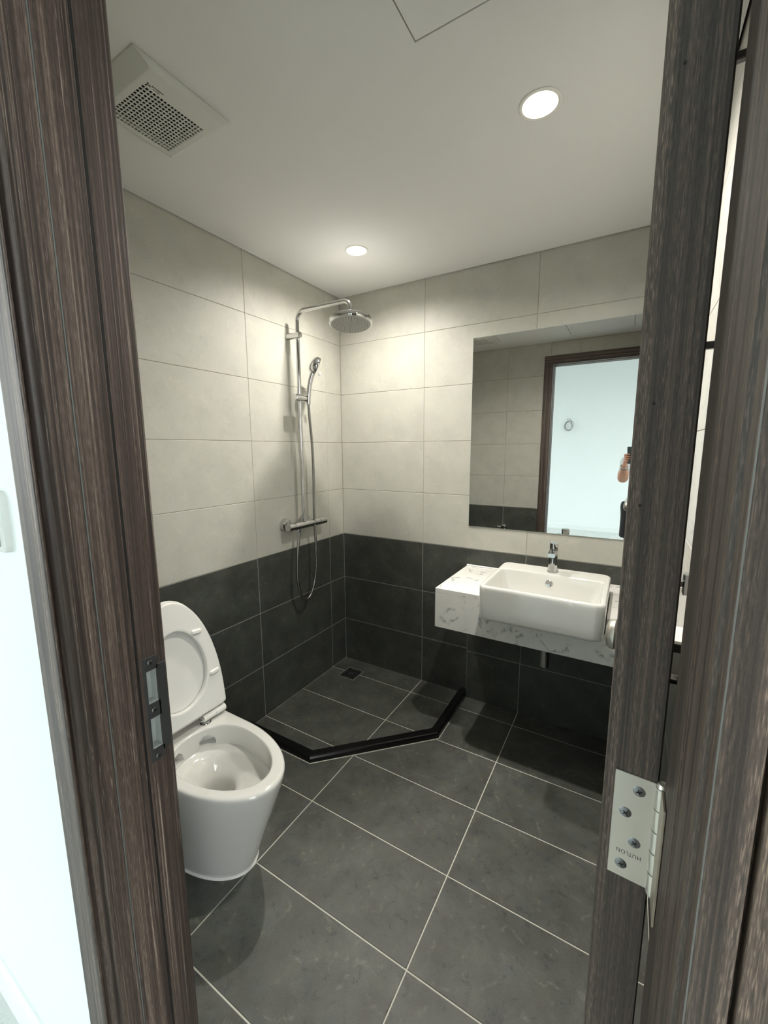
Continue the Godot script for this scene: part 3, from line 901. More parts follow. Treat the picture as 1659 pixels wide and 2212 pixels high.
	# cream joint where the kerb meets the floor
	var jt := PackedVector3Array()
	for k in 3:
		var p0: Vector2 = outer[k]
		var p1: Vector2 = outer[k + 1]
		var e := (p1 - p0).orthogonal().normalized() * 0.0035
		if e.dot(Vector2(1, 1)) < 0.0: e = -e
		jt.append_array(prism(PackedVector2Array([p0, p1, p1 + e, p0 + e]), 0.0, 0.0025, Basis(Vector3(1, 0, 0), Vector3(0, 0, 1), Vector3(0, 1, 0)), Vector3(0, 0.011, 0) - ko))
	obj("joint_bead", jt, M.grout_floor, kb)
	# drain
	var dr := thing("floor_drain", "small square dark floor drain in the shower corner", "floor drain", Vector3(0.1575, 0.011, 0.163))
	var fr := PackedVector3Array()
	for s in [-1.0, 1.0]:
		fr.append_array(box(Vector3(s * 0.0575, 0.0004, 0), Vector3(0.003, 0.0016, 0.118)))
		fr.append_array(box(Vector3(0, 0.0004, s * 0.0595), Vector3(0.118, 0.0016, 0.003)))
	obj("joint", fr, M.grout_grey, dr)
	var pan := PackedVector3Array()
	pan.append_array(lathe([Vector2(0.043, 0.0002), Vector2(0.043, 0.0022), Vector2(0.040, 0.0022), Vector2(0.040, 0.0002), Vector2(0.043, 0.0002)], Transform3D(), 32))
	for s in [[-0.049, 0.0, 0.012, 0.112], [0.049, 0.0, 0.012, 0.112], [0.0, -0.050, 0.1, 0.012], [0.0, 0.050, 0.1, 0.012]]:
		pan.append_array(box(Vector3(s[0], 0.0009, s[1]), Vector3(s[2], 0.0016, s[3]), 0.0004))
	for k in 12:
		var an := TAU * k / 12.0
		pan.append_array(moved(box(Vector3(0.026, 0.0010, 0), Vector3(0.026, 0.0016, 0.0045)), Transform3D(Basis(Vector3.UP, an), Vector3.ZERO)))
	pan.append_array(lathe([Vector2(0, 0.0002), Vector2(0.013, 0.0002), Vector2(0.013, 0.0022), Vector2(0, 0.0026)], Transform3D(), 20))
	obj("grate", pan, M.steel_dull, dr)
	obj("sump", box(Vector3(0, 0.0001, 0), Vector3(0.112, 0.0003, 0.116)), M.dark, dr)

# ------------------------------------------------------------------ toilet
const TZ := 1.375

func egg(y: float, xb: float, xf: float, hw: float, xc: float, e: float, n: int) -> PackedVector3Array:
	var r := PackedVector3Array()
	for i in n:
		var a := TAU * i / n
		var c := cos(a)
		var s := sin(a)
		if c >= 0.0:
			r.append(Vector3(xc + (xf - xc) * c, y, hw * s))
		else:
			r.append(Vector3(xc - (xc - xb) * pow(absf(c), 2.0 / e), y, hw * signf(s) * pow(absf(s), 2.0 / e)))
	return r

func build_toilet() -> void:
	var t := thing("toilet", "white ceramic toilet standing beside the shower, lid and seat raised", "toilet", Vector3(0, 0.011, TZ))
	var n := 180
	var rings := []
	for q in [[0.0, 0.012, 0.580, 0.121, 0.33], [0.004, 0.012, 0.586, 0.125, 0.33], [0.04, 0.012, 0.599, 0.130, 0.335], [0.10, 0.012, 0.622, 0.138, 0.345], [0.17, 0.012, 0.649, 0.148, 0.355], [0.24, 0.012, 0.677, 0.159, 0.375], [0.30, 0.012, 0.701, 0.168, 0.39],
		[0.345, 0.012, 0.717, 0.1735, 0.405], [0.370, 0.012, 0.7245, 0.1755, 0.41], [0.382, 0.012, 0.7265, 0.176, 0.41], [0.388, 0.014, 0.7245, 0.1745, 0.41], [0.3915, 0.017, 0.720, 0.171, 0.41], [0.393, 0.022, 0.713, 0.165, 0.41]]:
		rings.append(egg(q[0], q[1], q[2], q[3], q[4], 7.0, n))
	# rim, undercut wall, ledge, funnel
	for q in [[0.393, 0.285, 0.682, 0.139, 0.44], [0.3915, 0.289, 0.677, 0.1355, 0.44], [0.387, 0.291, 0.6745, 0.1335, 0.44]]:
		rings.append(egg(q[0], q[1], q[2], q[3], q[4], 2.3, n))
	for k in 16:
		var y := lerpf(0.381, 0.312, k / 15.0)
		var r := egg(y, 0.290, 0.674, 0.1335, 0.44, 2.3, n)
		# flush outlets: half-round hollows in the back of the wall
		for i in n:
			for s in [-1.0, 1.0]:
				var dz: float = (r[i].z - s * 0.060) / 0.027
				var dy: float = (y - 0.322) / 0.040
				if r[i].x < 0.40 and dy > -0.08 and dz * dz + dy * dy < 1.0:
					r[i] += (r[i] - Vector3(0.45, y, 0)).normalized() * 0.034 * minf(1.0, (1.0 - dz * dz - dy * dy) * 5.0)
		rings.append(r)
	for q in [[0.308, 0.296, 0.668, 0.129, 0.47], [0.304, 0.312, 0.654, 0.118, 0.47], [0.298, 0.322, 0.643, 0.112, 0.47], [0.285, 0.336, 0.610, 0.102, 0.46], [0.270, 0.348, 0.566, 0.090, 0.45], [0.255, 0.358, 0.525, 0.076, 0.435], [0.241, 0.366, 0.501, 0.065, 0.43], [0.225, 0.371, 0.490, 0.058, 0.43], [0.20, 0.374, 0.484, 0.054, 0.43], [0.14, 0.378, 0.480, 0.051, 0.43], [0.05, 0.382, 0.476, 0.048, 0.43]]:
		rings.append(egg(q[0], q[1], q[2], q[3], q[4], 2.1, n))
	obj("bowl", loft(rings), M.ceramic, t, 50.0)
	obj("water", loft([egg(0.108, 0.381, 0.477, 0.049, 0.43, 2.1, 40), egg(0.11, 0.381, 0.477, 0.049, 0.43, 2.1, 40)]), M.water, t)
	var bead := loft([egg(0.0, 0.012, 0.590, 0.130, 0.335, 7.0, 80), egg(0.004, 0.012, 0.589, 0.1285, 0.335, 7.0, 80), egg(0.007, 0.012, 0.586, 0.125, 0.335, 7.0, 80)], false, false)
	obj("sealant_bead", bead, M.sealant, t)
	# lid and seat, tipped back 8 degrees; local u up the lid, v across, w forward
	var th := deg_to_rad(8.0)
	var xf := Transform3D(Basis(Vector3(-sin(th), cos(th), 0), Vector3(0, 0, 1), Vector3(cos(th), sin(th), 0)), Vector3(0.268, 0.424, 0))
	var dsh := func(L: float, hw: float, inset: float, w: float, u0 := 0.0) -> PackedVector3Array:
		var r := PackedVector3Array()
		var uc := 0.09
		for i in 96:
			var a := TAU * i / 96
			var c := cos(a)
			var s := sin(a)
			if s >= 0.0: r.append(xf * Vector3(uc + (L - uc - inset) * s, (hw - inset) * c, w))
			else: r.append(xf * Vector3(uc - (uc - u0 - inset) * pow(-s, 2.0 / 18.0), (hw - inset) * signf(c) * pow(absf(c), 2.0 / 18.0), w))
		return r
	var hole := func(grow: float, w: float) -> PackedVector3Array:
		var r := PackedVector3Array()
		for i in 96:
			var a := TAU * i / 96
			var s := sin(a)
			r.append(xf * Vector3(0.215 + (0.150 + grow) * s, (0.112 + grow) * cos(a) * (1.0 - 0.10 * s), w))
		return r
	obj("lid", loft([dsh.call(0.480, 0.178, 0.008, -0.020), dsh.call(0.480, 0.178, 0.002, -0.017), dsh.call(0.480, 0.178, 0.0, -0.010), dsh.call(0.480, 0.178, 0.0, -0.002), dsh.call(0.480, 0.178, 0.003, 0.0), dsh.call(0.480, 0.178, 0.012, 0.0005), dsh.call(0.480, 0.178, 0.016, -0.003)]), M.plastic, t)
	obj("seat", loft([dsh.call(0.474, 0.174, 0.004, 0.002, 0.012), dsh.call(0.474, 0.174, 0.0, 0.006, 0.012), dsh.call(0.474, 0.174, 0.0, 0.014, 0.012), dsh.call(0.474, 0.174, 0.004, 0.0185, 0.012), dsh.call(0.474, 0.174, 0.012, 0.0195, 0.012),
		hole.call(0.012, 0.0195), hole.call(0.006, 0.021), hole.call(0.001, 0.019), hole.call(-0.001, 0.012), hole.call(0.0, 0.002), dsh.call(0.474, 0.174, 0.004, 0.002, 0.012)], false, false), M.plastic, t)
	for s in [-1.0, 1.0]:
		for q in [[0.335, 0.090], [0.155, 0.138]]:
			var bf := xf * Transform3D(Basis(Vector3(0, 0, 1), (0.12 if q[0] > 0.3 else -0.05) * s), Vector3(q[0], q[1] * s, 0.0225))
			obj("bumper", moved(box(Vector3.ZERO, Vector3(0.019, 0.042, 0.010), 0.0045), bf), M.plastic, t)
		# hinge barrel, chrome pin and foot
		var hb := along(Vector3(0.272, 0.415, s * 0.168), Vector3(0, 0, -s))
		obj("hinge_barrel", lathe([Vector2(0, 0), Vector2(0.0135, 0.0), Vector2(0.0155, 0.002), Vector2(0.0155, 0.046), Vector2(0.0138, 0.047), Vector2(0.0138, 0.098), Vector2(0, 0.099)], hb, 24), M.plastic, t)
		obj("hinge_pin", lathe([Vector2(0, 0.098), Vector2(0.0095, 0.098), Vector2(0.0095, 0.107), Vector2(0.007, 0.110), Vector2(0, 0.111)], hb, 20), M.chrome, t)
		obj("hinge_foot", lathe([Vector2(0, 0.393), Vector2(0.021, 0.393), Vector2(0.021, 0.396), Vector2(0.018, 0.400), Vector2(0.008, 0.4015), Vector2(0.007, 0.415), Vector2(0, 0.415)], Transform3D(Basis(), Vector3(0.270, 0, s * 0.082)), 28), M.chrome, t)
		obj("hinge_slot", moved(box(Vector3.ZERO, Vector3(0.003, 0.010, 0.004), 0.001), Transform3D(Basis(), Vector3(0.2835, 0.4165, s * 0.084))), M.dark, t)

# ------------------------------------------------------------------ vanity
func rrect(x0: float, x1: float, z0: float, z1: float, r: float, y: float, k := 8) -> PackedVector3Array:
	var o := PackedVector3Array()
	for c in [[x1 - r, z1 - r, 0.0], [x0 + r, z1 - r, 0.5], [x0 + r, z0 + r, 1.0], [x1 - r, z0 + r, 1.5]]:
		for i in k + 1:
			var a: float = PI * (c[2] + 0.5 * i / k)
			o.append(Vector3(c[0] + r * cos(a), y, c[1] + r * sin(a)))
	return o

func build_vanity() -> void:
	var T := 0.802
	var F := 0.449
	var x0 := 0.867
	var bx0 := 1.109; var bx1 := 1.587
	var c := thing("vanity_counter", "white marble-look counter with a deep apron, fixed to the back wall", "counter", Vector3(x0, 0.6, 0))
	var o := Vector3(x0, 0.6, 0)
	var top := PackedVector3Array()
	var g := 0.002
	top.append_array(bb(Vector3(x0, T - 0.022, 0.0015) - o, Vector3(bx0 - g, T, F) - o, 0.0012))
	top.append_array(bb(Vector3(bx1 + g, T - 0.022, 0.0015) - o, Vector3(ROOM_W - 0.001, T, F) - o, 0.0012))
	top.append_array(bb(Vector3(bx0 - g, T - 0.022, 0.0015) - o, Vector3(bx1 + g, T, 0.122) - o))
	obj("worktop", top, M.counter, c)
	var ap := PackedVector3Array()
	ap.append_array(bb(Vector3(x0, 0.608, F - 0.02) - o, Vector3(bx0 - g, T - 0.0225, F) - o, 0.0006))
	ap.append_array(bb(Vector3(bx1 + g, 0.608, F - 0.02) - o, Vector3(ROOM_W - 0.001, T - 0.0225, F) - o, 0.0006))
	ap.append_array(bb(Vector3(bx0 - g, 0.608, F - 0.02) - o, Vector3(bx1 + g, 0.733, F) - o, 0.0))
	ap.append_array(bb(Vector3(x0, 0.608, 0.03) - o, Vector3(x0 + 0.02, T - 0.0225, F - 0.0205) - o, 0.0006))
	obj("apron", ap, M.counter, c)
	obj("upstand", bb(Vector3(x0, T, 0.0008) - o, Vector3(ROOM_W - 0.001, T + 0.007, 0.010) - o, 0.001), M.counter, c)
	# semi-recessed basin
	var by := 0.888
	var b := thing("washbasin", "white rectangular ceramic washbasin set proud of the counter front", "washbasin", Vector3(1.348, by, 0.34))
	var bo := Vector3(1.348, by, 0.34)
	var z0 := 0.126; var z1 := 0.563
	var rings := []
	for q in [[0.026, 0.735, 0.03], [0.014, 0.7375, 0.035], [0.006, 0.743, 0.036], [0.0025, 0.752, 0.036], [0.0, 0.80, 0.036], [-0.001, 0.86, 0.036], [-0.001, 0.876, 0.036], [0.001, 0.883, 0.035], [0.004, 0.8868, 0.033], [0.0085, 0.888, 0.03]]:
		rings.append(moved(rrect(bx0 + q[0], bx1 - q[0], z0 + q[0], z1 - q[0], q[2], q[1]), Transform3D(Basis(), -bo)))
	for q in [[1.1265, 1.5695, 0.246, 0.5475, 0.888, 0.022], [1.1295, 1.5665, 0.2495, 0.5440, 0.8865, 0.022], [1.1325, 1.5635, 0.2530, 0.5405, 0.881, 0.024], [1.140, 1.556, 0.259, 0.533, 0.84, 0.03], [1.152, 1.544, 0.268, 0.522, 0.795, 0.038], [1.166, 1.530, 0.280, 0.508, 0.772, 0.05], [1.19, 1.506, 0.30, 0.488, 0.762, 0.06], [1.25, 1.446, 0.34, 0.448, 0.757, 0.05]]:
		rings.append(moved(rrect(q[0], q[1], q[2], q[3], q[5], q[4]), Transform3D(Basis(), -bo)))
	obj("basin", loft(rings), M.ceramic, b, 45.0)
	var of := along(Vector3(1.345, 0.846, 0.2565) - bo, Vector3(0, 0.2, 1))
	obj("overflow_ring", lathe([Vector2(0.0, 0.0), Vector2(0.0165, 0.0), Vector2(0.0165, 0.0025), Vector2(0.014, 0.004), Vector2(0.010, 0.0035), Vector2(0.0, 0.003)], of, 28), M.chrome, b)
	obj("waste_plug", lathe([Vector2(0.0, 0.0), Vector2(0.030, 0.0), Vector2(0.030, 0.002), Vector2(0.026, 0.004), Vector2(0.0, 0.006)], Transform3D(Basis(), Vector3(1.348, 0.757, 0.394) - bo), 28), M.chrome, b)
	# faucet
	var f := thing("faucet", "short chrome basin mixer tap on the washbasin deck", "faucet", Vector3(1.349, by, 0.200))
	obj("base_ring", lathe([Vector2(0, 0), Vector2(0.0245, 0), Vector2(0.0245, 0.004), Vector2(0.0235, 0.0055), Vector2(0, 0.0055)], Transform3D(), 32), M.chrome, f)
	obj("body", lathe([Vector2(0, 0.0056), Vector2(0.0225, 0.0056), Vector2(0.0222, 0.02), Vector2(0.0205, 0.045), Vector2(0.0185, 0.07), Vector2(0.0182, 0.088), Vector2(0.0188, 0.108), Vector2(0, 0.108)], Transform3D(), 36), M.chrome, f)
	var sp := PackedVector3Array()
	var pr := []
	for k in 5:
		var q := [[0.0, 0.095, 0.0185, 0.013], [0.02, 0.0945, 0.0182, 0.0125], [0.042, 0.0930, 0.0175, 0.0115], [0.060, 0.0912, 0.0165, 0.0105], [0.064, 0.0908, 0.0150, 0.0090]][k] as Array
		var r := PackedVector3Array()
		for p in rrect(-q[2], q[2], -q[3], q[3], minf(q[3] * 0.6, 0.008), 0.0, 5):
			r.append(Vector3(p.x, q[1] + p.z, q[0]))
		pr.append(r)
	sp = loft(pr)
	obj("spout", sp, M.chrome, f)
	obj("aerator", lathe([Vector2(0, 0), Vector2(0.010, 0), Vector2(0.010, 0.007), Vector2(0, 0.007)], along(Vector3(0, 0.0828, 0.049), Vector3(0, -1, 0.1)), 20), M.screw, f)
	obj("lever", lathe([Vector2(0, 0.1095), Vector2(0.0180, 0.1095), Vector2(0.0190, 0.111), Vector2(0.0190, 0.134), Vector2(0.0180, 0.1375), Vector2(0, 0.1385)], Transform3D(), 36), M.chrome, f)
	obj("lever_grip", moved(box(Vector3(0, 0.128, -0.022), Vector3(0.012, 0.008, 0.03), 0.003), Transform3D()), M.chrome, f)
	# waste trap below
	var tr := thing("bottle_trap", "chrome bottle trap hanging under the washbasin counter", "waste trap", Vector3(1.335, 0.41, 0.2))
	obj("cup", lathe([Vector2(0, 0.0), Vector2(0.019, 0.0), Vector2(0.0225, 0.004), Vector2(0.0225, 0.085), Vector2(0.016, 0.092), Vector2(0.016, 0.32), Vector2(0, 0.32)], Transform3D(), 28), M.chrome, tr)
	obj("outlet_pipe", tube([Vector3(0, 0.06, -0.015), Vector3(0, 0.06, -0.168)], 0.014, 18), M.chrome, tr)
	# mirror
	var mi := thing("wall_mirror", "large frameless rectangular mirror above the washbasin", "mirror", Vector3(0.87, 1.03, 0.0))
	obj("backing", bb(Vector3(0.0, 0.0, 0.0005), Vector3(0.80, 1.0, 0.0058), 0.0006), M.mirror_edge, mi)
	obj("mirror_glass", bb(Vector3(0.0016, 0.0016, 0.0058), Vector3(0.7984, 0.9984, 0.0062)), M.mirror, mi)

# ------------------------------------------------------------------ small things outside and behind the door
func build_small() -> void:
	var s := thing("light_switch", "white light switch plate with rounded corners on the white hallway wall", "light switch", Vector3(0.692, 1.34, HALL_Z))
	var face := []
	for q in [[0.0, 0.0], [0.0, 0.010], [0.002, 0.0125], [0.006, 0.0135]]:
		var r := PackedVector3Array()
		for p in rrect(-0.060 + q[0], 0.060 - q[0], -0.051 + q[0], 0.051 - q[0], 0.011, 0.0): r.append(Vector3(p.x, p.z, q[1]))
		face.append(r)
	obj("plate", loft(face), M.switch_plastic, s)
	for x in [-0.027, 0.027]:
		obj("rocker", box(Vector3(x, 0, 0.0145), Vector3(0.05, 0.08, 0.006), 0.002), plain(Color(0.66, 0.66, 0.63), 0.35), s)
	# loop of cable left on the far wall
	var cc := thing("cable_coil", "coil of thin grey cable left hanging from a hole in the far white wall", "cable", Vector3(0.64, 1.86, HALL_FAR))
	for k in 3:
		var pts := []
		for i in 26:
			var a := TAU * i / 24.0 + 0.8
			pts.append(Vector3(cos(a) * (0.070 - 0.010 * k), sin(a) * (0.086 - 0.005 * k) - 0.01 * k, -0.02 - 0.02 * k - 0.01 * cos(a)).rotated(Vector3(0, 0, 1), -0.5 + 0.35 * k))
		obj("loop", tube(pts, 0.0032, 8), M.cable, cc)
	obj("tail", tube(smooth_path([Vector3(0.03, 0.02, 0.0), Vector3(0.04, 0.07, -0.03), Vector3(0.01, 0.11, -0.04), Vector3(-0.04, 0.10, -0.03)], 0.01), 0.0032, 8), M.cable, cc)
	# folded card lying by the far wall
	var cd := thing("folded_card", "pale grey folded card lying on the floor of the room outside", "card", Vector3(0.74, 0.0, 5.35))
	obj("flap", moved(box(Vector3(0.05, 0, 0), Vector3(0.1, 0.003, 0.12), 0.0008), Transform3D(Basis(Vector3(0, 0, 1), 0.55), Vector3(0, 0.002, 0))), M.card, cd)
	obj("flap", moved(box(Vector3(-0.06, 0, 0), Vector3(0.12, 0.003, 0.12), 0.0008), Transform3D(Basis(), Vector3(0, 0.0018, 0))), M.card, cd)
	# right wall behind the door: black pegs, chrome hook, a grey band with a narrow stone ledge
	for q in [[2.235, "black peg high on the marble-look tiles behind the open door"], [1.680, "black peg halfway up the marble-look tiles behind the open door"]]:
		var pg := thing("wall_peg", q[1], "peg", Vector3(ROOM_W, q[0], 1.0))
		obj("bar", box(Vector3(-0.036, 0, 0), Vector3(0.064, 0.016, 0.016), 0.002), M.granite, pg)
		obj("wall_plate", box(Vector3(-0.003, 0, 0), Vector3(0.006, 0.030, 0.030), 0.001), M.granite, pg)
	var lg := thing("corner_shelf", "small stone shelf with black edges on the wall behind the open door", "shelf", Vector3(ROOM_W, 0.9, 1.0))
	obj("top_slab", box(Vector3(-0.04, 0.098, 0), Vector3(0.08, 0.008, 0.10), 0.001), M.counter, lg)
	obj("edge_strip", box(Vector3(-0.04, 0.083, 0), Vector3(0.08, 0.020, 0.10), 0.001), M.granite, lg)
	obj("body", box(Vector3(-0.04, 0.045, 0), Vector3(0.078, 0.054, 0.098), 0.001), M.grout_grey, lg)
	obj("bottom_slab", box(Vector3(-0.04, 0.010, 0), Vector3(0.08, 0.014, 0.10), 0.001), M.counter, lg)
	obj("edge_strip", box(Vector3(-0.04, -0.003, 0), Vector3(0.08, 0.010, 0.10), 0.001), M.granite, lg)
	var hk := thing("wall_hook", "square chrome hook on the marble-look tiles behind the open door", "wall hook", Vector3(ROOM_W, 1.13, 1.0))
	obj("plate", box(Vector3(-0.010, 0.0, 0.0), Vector3(0.020, 0.052, 0.03), 0.0015), M.chrome, hk)
	obj("arm", box(Vector3(-0.035, 0.0, 0.0), Vector3(0.03, 0.016, 0.016), 0.0015), M.chrome, hk)
	# chrome valve low on the front wall, caught by the mirror's lower edge
	var v := thing("angle_valve", "small chrome valve on the dark tiles beside the doorway, at the mirror's lower edge", "valve", Vector3(0.60, 0.70, ROOM_D))
	obj("rose", lathe([Vector2(0, 0), Vector2(0.027, 0), Vector2(0.025, 0.006), Vector2(0.012, 0.009), Vector2(0.011, 0.045), Vector2(0, 0.045)], along(Vector3.ZERO, Vector3(0, 0, -1)), 24), M.chrome, v)
	obj("handle", lathe([Vector2(0, 0.0), Vector2(0.016, 0.0), Vector2(0.018, 0.004), Vector2(0.016, 0.022), Vector2(0, 0.024)], along(Vector3(0, 0, -0.045), Vector3(0, 0, -1)), 24), M.chrome, v)
	obj("spray_arm", tube([Vector3(-0.02, 0.0, -0.03), Vector3(-0.055, 0.005, -0.032)], 0.009, 12), M.chrome, v)

# ------------------------------------------------------------------ the person with the phone, seen in the mirror
# bones: [a, b, radius a, radius b]; one smooth field per call, meshed as surface nets
func body_shape(bones: Array, k: float, cell: float, keep = null) -> PackedVector3Array:
	var lo := Vector3(1e9, 1e9, 1e9)
	var hi := -lo
	for b in bones:
		for e in 2:
			var r: float = b[2 + e] + 4.0 * k + cell
			lo = lo.min(b[e] - Vector3(r, r, r))
			hi = hi.max(b[e] + Vector3(r, r, r))
	var nx := int((hi.x - lo.x) / cell) + 2
	var ny := int((hi.y - lo.y) / cell) + 2
	var nz := int((hi.z - lo.z) / cell) + 2
	var f := PackedFloat32Array()
	f.resize(nx * ny * nz)
	for b in bones:
		var a: Vector3 = b[0]
		var d: Vector3 = b[1] - a
		var dd := maxf(d.length_squared(), 1e-9)
		var ra: float = b[2]
		var rb: float = b[3]
		var m: float = maxf(ra, rb) + 4.0 * k
		var l := (a.min(b[1]) - Vector3(m, m, m) - lo) / cell
		var h := (a.max(b[1]) + Vector3(m, m, m) - lo) / cell
		for iz in range(maxi(0, int(l.z)), mini(nz - 1, int(h.z) + 1) + 1):
			for iy in range(maxi(0, int(l.y)), mini(ny - 1, int(h.y) + 1) + 1):
				for ix in range(maxi(0, int(l.x)), mini(nx - 1, int(h.x) + 1) + 1):
					var p := lo + Vector3(ix, iy, iz) * cell - a
					var t := clampf(p.dot(d) / dd, 0.0, 1.0)
					var s := (p - d * t).length() - lerpf(ra, rb, t)
					if s < 4.0 * k: f[(iz * ny + iy) * nx + ix] += exp(-maxf(s, -20.0 * k) / k)
	var lf := PackedFloat32Array()
	lf.resize(f.size())
	for i in f.size(): lf[i] = minf(log(f[i]) if f[i] > 0.0 else -4.5, 25.0)
	if keep != null:
		for iz in nz:
			for iy in ny:
				for ix in nx:
					var i := (iz * ny + iy) * nx + ix
					if lf[i] > -4.0: lf[i] = minf(lf[i], keep.call(lo + Vector3(ix, iy, iz) * cell) / k)
	var vert := {}
	var t := PackedVector3Array()
	var step := [1, nx, nx * ny]
	for iz in nz - 1:
		for iy in ny - 1:
			for ix in nx - 1:
				var i := (iz * ny + iy) * nx + ix
				var sum := Vector3.ZERO
				var cnt := 0
				var any_in := false
				var any_out := false
				for c in 8:
					if lf[i + (c & 1) + (nx if c & 2 else 0) + (nx * ny if c & 4 else 0)] > 0.0: any_in = true
					else: any_out = true
				if not (any_in and any_out): continue
				for ax in 3:
					for c in 4:
						var o := [0, 0, 0]
						o[(ax + 1) % 3] = c & 1
						o[(ax + 2) % 3] = c >> 1
						var j: int = i + o[0] + o[1] * nx + o[2] * nx * ny
						var v0 := lf[j]
						var v1: float = lf[j + step[ax]]
						if (v0 > 0.0) != (v1 > 0.0):
							var q := Vector3(o[0], o[1], o[2])
							q[ax] += v0 / (v0 - v1)
							sum += q
							cnt += 1
				vert[i] = lo + (Vector3(ix, iy, iz) + sum / cnt) * cell
	for i in vert:
		var iz: int = i / (nx * ny)
		var iy: int = (i / nx) % ny
		var ix: int = i % nx
		var pos := [ix, iy, iz]
		for ax in 3:
			var a1 := (ax + 1) % 3
			var a2 := (ax + 2) % 3
			if pos[a1] == 0 or pos[a2] == 0: continue
			var v0: float = lf[i]
			var v1: float = lf[i + step[ax]]
			if (v0 > 0.0) == (v1 > 0.0): continue
			var q := [i, i - step[a1], i - step[a1] - step[a2], i - step[a2]]
			if not (vert.has(q[1]) and vert.has(q[2]) and vert.has(q[3])): continue
			if v0 > 0.0: quad(t, vert[q[0]], vert[q[1]], vert[q[2]], vert[q[3]])
			else: quad(t, vert[q[3]], vert[q[2]], vert[q[1]], vert[q[0]])
	return t

func finger(bones: Array, p: Array, r: float) -> void:
	for i in p.size() - 1:
		bones.append([p[i], p[i + 1], r * (1.0 - 0.07 * i), r * (0.93 - 0.07 * i)])

